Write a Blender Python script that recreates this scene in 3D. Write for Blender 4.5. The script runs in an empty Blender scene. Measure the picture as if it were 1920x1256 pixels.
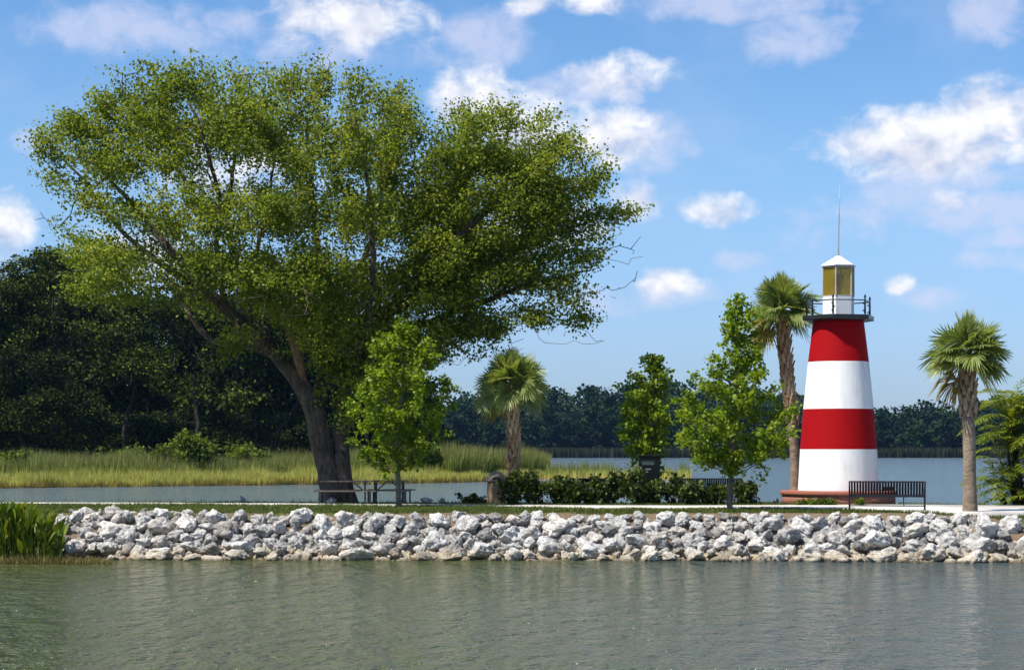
import bpy, bmesh, math, random
import numpy as np
from mathutils import Vector, Matrix, noise as mnoise

SC = bpy.context.scene
COL = SC.collection
F, CH, CX, HY = 3600.0, 3.06, 960.0, 842.0      # focal length in photo pixels, eye height, horizon row

# ------------------------------------------------------------------ camera
cd = bpy.data.cameras.new("camera")
cam = bpy.data.objects.new("camera", cd)
COL.objects.link(cam)
cam.location = (0, 0, CH)
cam.rotation_euler = (math.radians(90), 0, 0)
cd.sensor_width = 36.0
cd.lens = 36.0 * F / 1920.0
cd.shift_y = (HY - 628.0) / 1920.0
cd.clip_start = 0.5
cd.clip_end = 6000
SC.camera = cam

# ------------------------------------------------------------------ light
SUN_AZ, SUN_EL = math.radians(243), math.radians(58)
S = Vector((math.sin(SUN_AZ) * math.cos(SUN_EL), math.cos(SUN_AZ) * math.cos(SUN_EL), math.sin(SUN_EL)))
ld = bpy.data.lights.new("sun", 'SUN')
ld.energy = 4.8
ld.angle = math.radians(0.53)
ld.color = (1.0, 0.95, 0.86)
sun = bpy.data.objects.new("sun", ld)
COL.objects.link(sun)
sun.location = (-60, -40, 90)
sun.rotation_euler = S.to_track_quat('Z', 'Y').to_euler()

SC.view_settings.view_transform = 'Standard'
SC.view_settings.look = 'None'
SC.view_settings.exposure = 0.6
SC.view_settings.gamma = 1.0
SC.view_settings.use_curve_mapping = False
SC.cycles.use_denoising = True
SC.cycles.max_bounces = 6
SC.cycles.diffuse_bounces = 3
SC.cycles.glossy_bounces = 3
SC.cycles.transmission_bounces = 4
SC.cycles.transparent_max_bounces = 8
SC.cycles.volume_bounces = 0
SC.cycles.caustics_reflective = False
SC.cycles.caustics_refractive = False


class NT:
    """tiny helper to write node trees"""
    def __init__(self, nt):
        self.nt = nt
        nt.nodes.clear()

    def n(self, t, **kw):
        nd = self.nt.nodes.new(t)
        for k, v in kw.items():
            setattr(nd, k, v)
        return nd

    def put(self, sock, v):
        if isinstance(v, bpy.types.NodeSocket):
            self.nt.links.new(v, sock)
        elif v is not None:
            if sock.type == 'RGBA' and len(v) == 3:
                v = (*v, 1.0)
            sock.default_value = v

    def m(self, op, a, b=None, c=None, clamp=False):
        nd = self.n('ShaderNodeMath', operation=op, use_clamp=clamp)
        for i, v in enumerate((a, b, c)):
            if v is not None:
                self.put(nd.inputs[i], v)
        return nd.outputs[0]

    def mix(self, fac, a, b, blend='MIX'):
        nd = self.n('ShaderNodeMix', data_type='RGBA', blend_type=blend)
        self.put(nd.inputs[0], fac)
        self.put(nd.inputs[6], a)
        self.put(nd.inputs[7], b)
        return nd.outputs[2]

    def smooth(self, v, lo, hi):
        nd = self.n('ShaderNodeMapRange', interpolation_type='SMOOTHSTEP')
        self.put(nd.inputs[0], v)
        nd.inputs[1].default_value = lo
        nd.inputs[2].default_value = hi
        return nd.outputs[0]

    def noise(self, vec, scale, detail=4, rough=0.55, dist=0.0):
        nd = self.n('ShaderNodeTexNoise')
        self.put(nd.inputs['Vector'], vec)
        nd.inputs['Scale'].default_value = scale
        nd.inputs['Detail'].default_value = detail
        nd.inputs['Roughness'].default_value = rough
        nd.inputs['Distortion'].default_value = dist
        return nd.outputs[0]

    def xyz(self, vec):
        nd = self.n('ShaderNodeSeparateXYZ')
        self.put(nd.inputs[0], vec)
        return nd.outputs

    def vec(self, x, y, z):
        nd = self.n('ShaderNodeCombineXYZ')
        for i, v in enumerate((x, y, z)):
            self.put(nd.inputs[i], v)
        return nd.outputs[0]

    def ramp(self, fac, stops):
        nd = self.n('ShaderNodeValToRGB')
        cr = nd.color_ramp
        while len(cr.elements) < len(stops):
            cr.elements.new(0.5)
        for e, (p, c) in zip(cr.elements, stops):
            e.position = p
            e.color = (*c, 1.0)
        self.put(nd.inputs[0], fac)
        return nd.outputs[0]


# ------------------------------------------------------------------ sky
W = bpy.data.worlds.new("World")
SC.world = W
W.use_nodes = True
t = NT(W.node_tree)
sky = t.n('ShaderNodeTexSky', sky_type='NISHITA', sun_disc=False, sun_elevation=SUN_EL, sun_rotation=SUN_AZ)
sky.air_density = 1.0
sky.dust_density = 0.3
sky.ozone_density = 3.0
geo = t.n('ShaderNodeTexCoord')
D = geo.outputs['Generated']
dx, dy, dz = t.xyz(D)
az = t.m('ARCTAN2', dx, dy)
el = t.m('ARCSINE', dz)
U = t.m('MULTIPLY', az, F)           # an angle in units of 1/3600 radian
V = t.m('MULTIPLY', el, F)
P2 = t.vec(U, t.m('MULTIPLY', V, 1.25), 0.0)
warp = t.n('ShaderNodeTexNoise')
t.put(warp.inputs['Vector'], P2)
warp.inputs['Scale'].default_value = 0.011
warp.inputs['Detail'].default_value = 3
wv = t.n('ShaderNodeVectorMath', operation='MULTIPLY_ADD')
t.put(wv.inputs[0], warp.outputs['Color'])
wv.inputs[1].default_value = (55, 55, 0)
t.put(wv.inputs[2], P2)
fb = t.noise(wv.outputs[0], 0.0135, 7, 0.56)
fbl = t.noise(t.vec(t.m('ADD', U, 14.0), t.m('MULTIPLY', t.m('SUBTRACT', V, 16.0), 1.25), 0.0), 0.0135, 4, 0.5)
fb2 = t.noise(P2, 0.0042, 3, 0.5)


def blobs(lst):
    best, hsum = None, None
    for cx, cy, rx, ry, s in lst:
        a = math.atan((cx - CX) / F) * F
        e = math.atan((HY - cy) / math.hypot(F, cx - CX)) * F
        ex = t.m('DIVIDE', t.m('SUBTRACT', U, a), rx)
        ey = t.m('DIVIDE', t.m('SUBTRACT', V, e), ry)
        q = t.m('ADD', t.m('MULTIPLY', ex, ex), t.m('MULTIPLY', ey, ey))
        d = t.m('MULTIPLY', t.m('SUBTRACT', 1.0, q), s)
        best = d if best is None else t.m('MAXIMUM', best, d)
        h = t.m('MULTIPLY', ey, t.m('MAXIMUM', d, 0.0))
        hsum = h if hsum is None else t.m('ADD', hsum, h)
    return t.m('MAXIMUM', best, -1.5), hsum


bright = [(655, 30, 160, 62, .9), (895, 190, 100, 62, 1.15), (985, 235, 120, 60, 1.0), (1135, 255, 105, 62, .95),
          (1745, 265, 210, 72, 1.1), (1860, 215, 95, 70, .85), (10, 425, 55, 62, .85), (1345, 392, 70, 34, .75),
          (1190, 372, 60, 40, .7), (1005, 425, 130, 55, .8), (430, 320, 140, 80, .55), (1175, 145, 110, 42, .55),
          (1110, 5, 100, 22, .55), (1000, 8, 60, 22, .6), (1690, 533, 30, 20, .6), (250, 480, 120, 50, .5),
          (1790, 378, 40, 22, .5), (1250, 530, 60, 34, .55)]
faint = [(240, 55, 230, 62, .9), (430, 48, 90, 34, .9), (910, 75, 95, 75, .9), (1120, 160, 150, 45, .9),
         (1380, 5, 260, 45, .9), (1500, 65, 120, 60, .8), (1860, 25, 80, 70, .9), (1250, 548, 95, 42, .9),
         (1840, 395, 170, 50, 1.0), (1690, 370, 120, 55, .7), (1900, 445, 90, 30, .8), (1735, 555, 70, 30, .8),
         (1385, 490, 60, 24, .7), (1200, 270, 120, 70, .8), (1130, 560, 90, 36, .5), (1560, 420, 120, 50, .4),
         (1880, 490, 90, 30, .6), (650, 95, 240, 40, .5), (60, 270, 60, 30, .5), (1800, 330, 230, 40, .9)]
Db, Hb = blobs(bright)
Df, Hf = blobs(faint)
nb = t.m('SUBTRACT', fb, 0.5)
ab = t.m('MULTIPLY', t.smooth(t.m('ADD', Db, t.m('MULTIPLY', nb, 2.4)), -0.22, 0.95), .97)
af = t.m('MULTIPLY', t.smooth(t.m('ADD', Df, t.m('MULTIPLY', nb, 2.3)), -0.05, 1.05), 0.66)
# scattered clouds in the rest of the sky, outside the part the photograph shows
away = t.smooth(t.m('ABSOLUTE', az), 0.42, 0.7)
high = t.smooth(el, 0.28, 0.45)
ar = t.m('MULTIPLY', t.smooth(fb2, 0.52, 0.68), t.m('MAXIMUM', away, high))
veil = t.m('MULTIPLY', t.smooth(fb2, 0.40, 0.75), 0.16)
# self shading: a puff is bright where the cloud thins out towards the sun
lit = t.m('ADD', t.m('MULTIPLY', t.m('SUBTRACT', fb, fbl), 2.2), t.m('ADD', 0.62, t.m('MULTIPLY', Hb, 0.55)), clamp=True)
ccol = t.mix(lit, (0.38, 0.42, 0.55), (0.69, 0.69, 0.71))
skyc = t.n('ShaderNodeHueSaturation')
skyc.inputs['Saturation'].default_value = 1.24
t.put(skyc.inputs['Color'], sky.outputs[0])
skm = t.mix(1.0, skyc.outputs[0], (0.093, 0.094, 0.102), 'MULTIPLY')
skm = t.mix(1.0, skm, t.mix(t.smooth(el, -0.02, 0.17), (0.42, 0.56, 0.90), (1, 1, 1)), 'MULTIPLY')
c1 = t.mix(veil, skm, (0.42, 0.47, 0.60))
c2 = t.mix(af, c1, (0.46, 0.49, 0.63))
c3 = t.mix(t.m('MAXIMUM', ab, ar), c2, ccol)
bg = t.n('ShaderNodeBackground')
t.put(bg.inputs[0], c3)
bg.inputs[1].default_value = 1.0
wo = t.n('ShaderNodeOutputWorld')
t.put(wo.inputs[0], bg.outputs[0])


# ------------------------------------------------------------------ helpers
def P(px, py, Y):
    return np.array([(px - CX) * Y / F, Y, CH - (py - HY) * Y / F])


def GX(px, Y):
    return (px - CX) * Y / F


def tag(o, label=None, cat=None, group=None, kind=None):
    if label: o["label"] = label
    if cat: o["category"] = cat
    if group: o["group"] = group
    if kind: o["kind"] = kind
    return o


def empty(name, loc, label, cat, group=None, rz=0.0):
    o = bpy.data.objects.new(name, None)
    COL.objects.link(o)
    o.location = loc
    o.rotation_euler = (0, 0, rz)
    o.empty_display_size = 0.2
    return tag(o, label, cat, group)


def link(name, me, parent=None, mats=(), smooth=False):
    o = bpy.data.objects.new(name, me)
    COL.objects.link(o)
    for m_ in mats:
        me.materials.append(m_)
    if smooth:
        me.polygons.foreach_set("use_smooth", np.ones(len(me.polygons), dtype=bool))
    if parent is not None:
        o.parent = parent
    return o


def fast_mesh(name, verts, quads=None, tris=None, attrs=None):
    verts = np.asarray(verts, dtype=np.float32).reshape(-1, 3)
    loops, starts, pos = [], [], 0
    for f, k in ((quads, 4), (tris, 3)):
        if f is not None and len(f):
            f = np.asarray(f, dtype=np.int32).reshape(-1, k)
            loops.append(f.ravel())
            starts.append(pos + np.arange(len(f), dtype=np.int32) * k)
            pos += f.size
    loops = np.concatenate(loops)
    starts = np.concatenate(starts)
    me = bpy.data.meshes.new(name)
    me.vertices.add(len(verts))
    me.vertices.foreach_set("co", verts.ravel())
    me.loops.add(len(loops))
    me.loops.foreach_set("vertex_index", loops)
    me.polygons.add(len(starts))
    me.polygons.foreach_set("loop_start", starts)
    for k, v in (attrs or {}).items():
        a = me.attributes.new(k, 'FLOAT', 'POINT')
        a.data.foreach_set("value", np.asarray(v, dtype=np.float32))
    me.update(calc_edges=True)
    return me


def box(bm, c, s, rot=None, taper=1.0):
    vs = []
    for z in (-.5, .5):
        k = taper if z > 0 else 1.0
        for x, y in ((-.5, -.5), (.5, -.5), (.5, .5), (-.5, .5)):
            v = Vector((x * s[0] * k, y * s[1] * k, z * s[2]))
            if rot is not None:
                v = rot @ v
            vs.append(bm.verts.new(v + Vector(c)))
    for f in ((3, 2, 1, 0), (4, 5, 6, 7), (0, 1, 5, 4), (1, 2, 6, 5), (2, 3, 7, 6), (3, 0, 4, 7)):
        bm.faces.new([vs[i] for i in f])


def bar(bm, a, b, w, d):
    """a rectangular bar from a to b"""
    a, b = Vector(a), Vector(b)
    q = (b - a).to_track_quat('Z', 'Y').to_matrix()
    box(bm, (a + b) / 2, (w, d, (b - a).length), q)


def tube(bm, pts, r, n=8, cap=True):
    pts = [Vector(p) for p in pts]
    rs = r if isinstance(r, (list, tuple)) else [r] * len(pts)
    rings = []
    for i, p in enumerate(pts):
        d = (pts[min(i + 1, len(pts) - 1)] - pts[max(i - 1, 0)]).normalized()
        ref = Vector((0, 1, 0)) if abs(d.y) < .9 else Vector((1, 0, 0))
        u = d.cross(ref).normalized()
        v = d.cross(u)
        rings.append([bm.verts.new(p + (u * math.cos(k * 2 * math.pi / n) + v * math.sin(k * 2 * math.pi / n)) * rs[i]) for k in range(n)])
    for a, b in zip(rings, rings[1:]):
        for k in range(n):
            bm.faces.new([a[k], a[(k + 1) % n], b[(k + 1) % n], b[k]])
    if cap:
        bm.faces.new(rings[0][::-1])
        bm.faces.new(rings[-1])


def lathe(bm, prof, n=48, c=(0, 0), a0=0.0, close_bottom=False, close_top=False):
    rings = []
    for r, z in prof:
        if r < 1e-6:
            rings.append([bm.verts.new((c[0], c[1], z))])
        else:
            rings.append([bm.verts.new((c[0] + r * math.sin(a0 + k * 2 * math.pi / n), c[1] - r * math.cos(a0 + k * 2 * math.pi / n), z)) for k in range(n)])
    for a, b in zip(rings, rings[1:]):
        for k in range(n):
            k2 = (k + 1) % n
            if len(a) == 1 and len(b) == 1: continue
            if len(b) == 1: bm.faces.new([a[k], a[k2], b[0]])
            elif len(a) == 1: bm.faces.new([a[0], b[k2], b[k]])
            else: bm.faces.new([a[k], a[k2], b[k2], b[k]])
    if close_bottom: bm.faces.new(rings[0][::-1])
    if close_top: bm.faces.new(rings[-1])


def obj(name, bm, mat, parent=None, smooth=False, bevel=0.0):
    me = bpy.data.meshes.new(name)
    bmesh.ops.recalc_face_normals(bm, faces=bm.faces[:])
    bm.to_mesh(me)
    bm.free()
    o = link(name, me, parent, mat if isinstance(mat, (list, tuple)) else [mat], smooth)
    if bevel:
        b = o.modifiers.new("bevel", 'BEVEL')
        b.width = bevel
        b.segments = 2
        b.limit_method = 'ANGLE'
    return o


def copy_tree(o, parent=None):
    c = o.copy()
    COL.objects.link(c)
    if parent is not None:
        c.parent = parent
    for ch in o.children:
        copy_tree(ch, c)
    return c


# ------------------------------------------------------------------ materials
def mat(name, fn):
    m_ = bpy.data.materials.new(name)
    m_.use_nodes = True
    t_ = NT(m_.node_tree)
    out = t_.n('ShaderNodeOutputMaterial')
    sh = fn(t_, out)
    if sh is not None:
        t_.put(out.inputs[0], sh)
    return m_


def princ(t_, col, rough=.6, spec=.4, metal=0.0, normal=None, **kw):
    p = t_.n('ShaderNodeBsdfPrincipled')
    t_.put(p.inputs['Base Color'], col)
    t_.put(p.inputs['Roughness'], rough)
    p.inputs['Specular IOR Level'].default_value = spec
    p.inputs['Metallic'].default_value = metal
    if normal is not None:
        t_.put(p.inputs['Normal'], normal)
    for k, v in kw.items():
        t_.put(p.inputs[k], v)
    return p.outputs[0]


def bump(t_, h, dist, strength=1.0):
    b = t_.n('ShaderNodeBump')
    b.inputs['Strength'].default_value = strength
    b.inputs['Distance'].default_value = dist
    t_.put(b.inputs['Height'], h)
    return b.outputs[0]


def wpos(t_):
    return t_.n('ShaderNodeNewGeometry').outputs['Position']


def opos(t_):
    return t_.n('ShaderNodeTexCoord').outputs['Object']


def attr(t_, name):
    return t_.n('ShaderNodeAttribute', attribute_name=name).outputs['Fac']


def leaf_mat(name, stops, trans=.3, spec=.35, rough=.5, nscale=.6, tcol=None):
    def fn(t_, out):
        a = attr(t_, 'tint')
        ns = t_.noise(wpos(t_), nscale, 3)
        f = t_.m('ADD', t_.m('MULTIPLY', a, .65), t_.m('MULTIPLY', t_.m('SUBTRACT', ns, .5), 1.1), clamp=True)
        f = t_.m('ADD', f, .1, clamp=True)
        c = t_.ramp(f, stops)
        p = princ(t_, c, rough, spec)
        tr = t_.n('ShaderNodeBsdfTranslucent')
        t_.put(tr.inputs[0], t_.mix(1.0, c, tcol or (1.5, 1.45, .55), 'MULTIPLY'))
        mx = t_.n('ShaderNodeMixShader')
        mx.inputs[0].default_value = trans
        t_.put(mx.inputs[1], p)
        t_.put(mx.inputs[2], tr.outputs[0])
        return mx.outputs[0]
    return mat(name, fn)


def noisy(name, c0, c1, scale=3, rough=.6, spec=.4, bscale=20, bdist=.01, metal=0.0, detail=5):
    def fn(t_, out):
        o_ = opos(t_)
        c = t_.mix(t_.smooth(t_.noise(o_, scale, detail), .3, .7), c0, c1)
        return princ(t_, c, rough, spec, metal, bump(t_, t_.noise(o_, bscale, 5), bdist))
    return mat(name, fn)


def blade_mat(name, base, mid, tip, var=.5):
    def fn(t_, out):
        h = attr(t_, 'h')
        a = attr(t_, 'tint')
        ns = t_.noise(wpos(t_), .35, 4)
        c = t_.ramp(t_.m('ADD', h, t_.m('MULTIPLY', t_.m('SUBTRACT', a, .5), .35), clamp=True), [(0, base), (.45, mid), (1, tip)])
        k = t_.m('ADD', 1 - var, t_.m('MULTIPLY', t_.m('ADD', t_.m('MULTIPLY', a, .5), ns), var))
        c = t_.mix(1.0, c, t_.vec(k, k, k), 'MULTIPLY')
        p = princ(t_, c, .6, .25)
        tr = t_.n('ShaderNodeBsdfTranslucent')
        t_.put(tr.inputs[0], c)
        mx = t_.n('ShaderNodeMixShader')
        mx.inputs[0].default_value = .3
        t_.put(mx.inputs[1], p)
        t_.put(mx.inputs[2], tr.outputs[0])
        return mx.outputs[0]
    return mat(name, fn)


M = {}
M['oak_leaf'] = leaf_mat('oak_leaf', [(0, (.055, .09, .012)), (.4, (.165, .215, .024)), (.75, (.28, .315, .036)), (1, (.42, .42, .13))], .42, .2, .55, .5)
M['young_leaf'] = leaf_mat('young_leaf', [(0, (.07, .13, .008)), (.5, (.18, .26, .013)), (1, (.33, .39, .022))], .40, .25, .5, 1.5)
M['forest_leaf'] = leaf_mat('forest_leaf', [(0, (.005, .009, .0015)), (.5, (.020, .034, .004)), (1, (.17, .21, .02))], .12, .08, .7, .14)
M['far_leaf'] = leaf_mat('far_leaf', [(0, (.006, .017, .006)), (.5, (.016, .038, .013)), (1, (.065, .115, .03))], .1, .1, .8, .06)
M['shrub_leaf'] = leaf_mat('shrub_leaf', [(0, (.012, .024, .004)), (.5, (.042, .068, .008)), (1, (.14, .17, .018))], .25, .3, .5, 2.5)
M['bush_leaf'] = leaf_mat('bush_leaf', [(0, (.05, .08, .012)), (.5, (.10, .14, .016)), (1, (.20, .22, .035))], .3, .08, .7, .8)
M['palm_leaf'] = leaf_mat('palm_leaf', [(0, (.09, .13, .03)), (.5, (.22, .27, .075)), (1, (.38, .42, .17))], .36, .5, .4, 2.0)
M['palm_dead'] = leaf_mat('palm_dead', [(0, (.16, .13, .02)), (.5, (.30, .24, .05)), (1, (.40, .30, .10))], .3, .3, .6, 2.0)
M['feather_leaf'] = leaf_mat('feather_leaf', [(0, (.07, .11, .01)), (.5, (.17, .22, .018)), (1, (.32, .34, .03))], .36, .3, .5, 1.5)
M['water_plant'] = leaf_mat('water_plant', [(0, (.03, .065, .006)), (.5, (.10, .15, .012)), (1, (.30, .31, .04))], .3, .15, .5, 2.0)
M['moss'] = noisy('moss', (.08, .085, .06), (.16, .16, .12), 1.5, .9, .1)
M['reed'] = blade_mat('reed', (.26, .27, .05), (.21, .26, .042), (.25, .25, .075), .55)
M['marsh_grass'] = blade_mat('marsh_grass', (.70, .46, .13), (.52, .47, .10), (.42, .44, .09), .5)
M['lawn'] = blade_mat('lawn', (.09, .09, .02), (.10, .14, .022), (.16, .19, .035), .5)
M['dead_grass'] = blade_mat('dead_grass', (.13, .10, .03), (.22, .18, .05), (.26, .22, .08), .5)


def bark(name, c0, c1, vs=1.0, bd=.05):
    def fn(t_, out):
        o_ = wpos(t_)
        mp = t_.n('ShaderNodeMapping')
        mp.inputs['Scale'].default_value = (1, 1, .28 * vs)
        t_.put(mp.inputs[0], o_)
        n1 = t_.noise(mp.outputs[0], 9, 6, .65, .4)
        n2 = t_.noise(o_, 1.3, 4)
        c = t_.mix(t_.smooth(t_.m('ADD', t_.m('MULTIPLY', n1, .6), t_.m('MULTIPLY', n2, .4)), .35, .68), c0, c1)
        return princ(t_, c, .9, .15, 0, bump(t_, n1, bd))
    return mat(name, fn)


M['oak_bark'] = bark('oak_bark', (.042, .032, .025), (.15, .118, .09))
M['pale_bark'] = bark('pale_bark', (.11, .09, .07), (.26, .22, .175))
M['dark_bark'] = bark('dark_bark', (.014, .012, .009), (.042, .036, .028))
M['stub_bark'] = bark('stub_bark', (.09, .055, .032), (.30, .20, .125))
M['palm_bark'] = bark('palm_bark', (.17, .125, .085), (.36, .29, .21), 6.0, .03)
M['palm_boot'] = bark('palm_boot', (.24, .13, .06), (.56, .42, .27), 1.0, .02)


def rock_fn(t_, out):
    oi = t_.n('ShaderNodeObjectInfo')
    o_ = opos(t_)
    sh = t_.n('ShaderNodeVectorMath', operation='ADD')
    t_.put(sh.inputs[0], o_)
    rnd = t_.m('MULTIPLY', oi.outputs['Random'], 60.0)
    t_.put(sh.inputs[1], t_.vec(rnd, rnd, rnd))
    v = sh.outputs[0]
    n1 = t_.noise(v, 2.2, 6, .62)
    n2 = t_.noise(v, 7.5, 5, .65)
    vo = t_.n('ShaderNodeTexVoronoi')
    vo.inputs['Scale'].default_value = 7.0
    t_.put(vo.inputs['Vector'], v)
    pit = t_.smooth(vo.outputs['Distance'], .05, .4)
    c = t_.mix(t_.smooth(n1, .34, .62), (.47, .46, .45), (.88, .865, .84))
    c = t_.mix(t_.m('MULTIPLY', t_.smooth(n2, .50, .68), .7), c, (.24, .235, .23))
    c = t_.mix(1.0, c, oi.outputs['Color'], 'MULTIPLY')
    tv = t_.m('ADD', .62, t_.m('MULTIPLY', t_.noise(wpos(t_), 2.4, 3, .6), .76))
    c = t_.mix(1.0, c, t_.vec(tv, t_.m('MULTIPLY', tv, .985), t_.m('MULTIPLY', tv, .95)), 'MULTIPLY')
    hz = t_.xyz(wpos(t_))[2]      # tidal stain near the water: tan algae line, wet dark foot
    st = t_.m('SUBTRACT', 1.0, t_.smooth(t_.m('ADD', hz, t_.m('MULTIPLY', t_.m('SUBTRACT', n1, .5), .5)), .10, .42))
    c = t_.mix(t_.m('MULTIPLY', st, .52), c, (.50, .39, .22))
    wet = t_.m('SUBTRACT', 1.0, t_.smooth(hz, .01, .09))
    c = t_.mix(t_.m('MULTIPLY', wet, .75), c, (.12, .085, .045))
    h = t_.m('ADD', t_.m('MULTIPLY', n2, .7), t_.m('MULTIPLY', pit, .35))
    return princ(t_, c, .85, .25, 0, bump(t_, h, .11))


M['rock'] = mat('limestone', rock_fn)


def water_fn(t_, out):
    p = wpos(t_)
    mp = t_.n('ShaderNodeMapping')
    mp.inputs['Scale'].default_value = (1.0, .5, 1.0)
    mp.inputs['Rotation'].default_value = (0, 0, .18)
    t_.put(mp.inputs[0], p)
    v = mp.outputs[0]
    n1 = t_.noise(v, 7.5, 3, .6, .4)
    n2 = t_.noise(v, 1.9, 3, .5, .3)
    n3 = t_.noise(v, .09, 3, .5)
    h = t_.m('ADD', t_.m('MULTIPLY', n1, .30), t_.m('MULTIPLY', n2, .95))
    gust = t_.m('ADD', .35, t_.m('MULTIPLY', n3, 1.2))
    h = t_.m('MULTIPLY', h, gust)
    # the lake behind the bank lies calmer than the channel in front
    h = t_.m('MULTIPLY', h, t_.m('SUBTRACT', 1.0, t_.m('MULTIPLY', t_.smooth(t_.xyz(p)[1], 62, 70), .35)))
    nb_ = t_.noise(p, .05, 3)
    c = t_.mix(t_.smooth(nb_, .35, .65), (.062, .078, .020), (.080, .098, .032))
    c = t_.mix(t_.smooth(t_.m('ADD', t_.xyz(p)[0], t_.m('MULTIPLY', t_.m('SUBTRACT', nb_, .5), 14.0)), -3, 9), c, (.058, .080, .076))  # sky reflection painted in: base colour turns bluer towards the right
    # reflected sky painted into the base colour of the lake behind the bank
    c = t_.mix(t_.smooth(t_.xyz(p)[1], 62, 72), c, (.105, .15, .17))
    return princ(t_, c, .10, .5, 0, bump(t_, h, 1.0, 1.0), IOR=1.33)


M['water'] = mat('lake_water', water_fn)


def ground_fn(t_, out):
    p = wpos(t_)
    x, y, z = t_.xyz(p)
    n1 = t_.noise(p, 1.1, 5)
    n2 = t_.noise(p, 9, 5)
    grass = t_.mix(n2, (.035, .05, .010), (.10, .115, .025))
    dirt = t_.mix(t_.m('ADD', t_.m('MULTIPLY', n2, .5), t_.m('MULTIPLY', n1, .5)), (.07, .045, .028), (.25, .185, .125))
    e = t_.m('ADD', y, t_.m('MULTIPLY', t_.m('SUBTRACT', n1, .5), 4.2))
    f = t_.smooth(e, 55.2, 56.0)
    c = t_.mix(f, dirt, grass)
    return princ(t_, c, .95, .1, 0, bump(t_, n2, .03))


M['ground'] = mat('bank_soil', ground_fn)
M['mud'] = noisy('marsh_mud', (.05, .055, .018), (.10, .09, .03), .4, .95, .1)
M['forest_floor'] = noisy('forest_floor', (.02, .025, .010), (.05, .045, .02), .3, .95, .1)
M['lakebed'] = noisy('lakebed', (.05, .05, .03), (.08, .07, .04), .3, .95, .1)


def concrete_fn(t_, out):
    p = wpos(t_)
    n1 = t_.noise(p, .9, 5)
    n2 = t_.noise(p, 14, 5)
    c = t_.mix(t_.smooth(n1, .3, .7), (.50, .47, .43), (.66, .63, .58))
    c = t_.mix(t_.m('MULTIPLY', n2, .25), c, (.34, .31, .27))
    return princ(t_, c, .9, .2, 0, bump(t_, n2, .006))


M['concrete'] = mat('concrete', concrete_fn)


def stucco(name, c, dirt, amt=.35):
    def fn(t_, out):
        o_ = opos(t_)
        n1 = t_.noise(o_, 1.2, 5)
        mp = t_.n('ShaderNodeMapping')
        mp.inputs['Scale'].default_value = (4, 4, .5)
        t_.put(mp.inputs[0], o_)
        n2 = t_.noise(mp.outputs[0], 2.0, 5)
        f = t_.m('MULTIPLY', t_.smooth(t_.m('ADD', t_.m('MULTIPLY', n1, .5), t_.m('MULTIPLY', n2, .5)), .48, .72), amt)
        return princ(t_, t_.mix(f, c, dirt), .75, .12, 0, bump(t_, t_.noise(o_, 30, 5), .014))
    return mat(name, fn)


M['white_paint'] = stucco('white_paint', (.82, .82, .81), (.50, .48, .45), .5)
M['red_paint'] = stucco('red_paint', (.32, .001, .003), (.24, .002, .004), .6)
M['black_paint'] = noisy('black_paint', (.010, .010, .012), (.022, .022, .026), 5, .35, .5, 60, .002)
M['bench_paint'] = noisy('bench_paint', (.008, .008, .012), (.018, .017, .024), 6, .38, .5, 60, .002)
M['table_paint'] = noisy('table_paint', (.022, .030, .032), (.045, .055, .055), 6, .5, .5, 60, .002)
M['table_wood'] = noisy('table_wood', (.10, .075, .06), (.22, .17, .14), 9, .6, .4, 30, .003)
M['roof_metal'] = noisy('roof_metal', (.62, .62, .68), (.74, .74, .78), 3, .35, .5, 30, .002)
M['frame_grey'] = noisy('frame_grey', (.36, .34, .31), (.48, .45, .41), 5, .5, .4, 30, .002)
M['steel'] = noisy('steel', (.22, .23, .26), (.34, .35, .38), 6, .4, .5, 30, .001)
M['sign_paint'] = noisy('sign_paint', (.004, .007, .006), (.009, .012, .010), 6, .5, .2, 30, .001)
M['sign_print'] = noisy('sign_print', (.12, .17, .16), (.20, .26, .25), 18, .5, .4)
M['bin_stone'] = noisy('bin_stone', (.20, .13, .075), (.36, .26, .16), 26, .85, .2, 60, .01)
M['bin_lid'] = noisy('bin_lid', (.20, .14, .09), (.30, .21, .14), 4, .45, .4)


def pane_fn(t_, out):
    o_ = opos(t_)
    c = t_.mix(t_.smooth(t_.noise(o_, 1.8, 4), .3, .7), (.50, .39, .07), (.62, .50, .12))
    d = t_.n('ShaderNodeBsdfDiffuse')
    t_.put(d.inputs[0], c)
    tl = t_.n('ShaderNodeBsdfTranslucent')
    t_.put(tl.inputs[0], c)
    tp = t_.n('ShaderNodeBsdfTransparent')
    tp.inputs[0].default_value = (.86, .74, .36, 1)
    gl = t_.n('ShaderNodeBsdfGlossy')
    gl.inputs['Roughness'].default_value = .08
    a = t_.n('ShaderNodeMixShader'); a.inputs[0].default_value = .4
    t_.put(a.inputs[1], d.outputs[0]); t_.put(a.inputs[2], tl.outputs[0])
    b = t_.n('ShaderNodeMixShader'); b.inputs[0].default_value = .74
    t_.put(b.inputs[1], a.outputs[0]); t_.put(b.inputs[2], tp.outputs[0])
    g = t_.n('ShaderNodeMixShader'); g.inputs[0].default_value = .05
    t_.put(g.inputs[1], b.outputs[0]); t_.put(g.inputs[2], gl.outputs[0])
    return g.outputs[0]


M['pane'] = mat('amber_pane', pane_fn)


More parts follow.
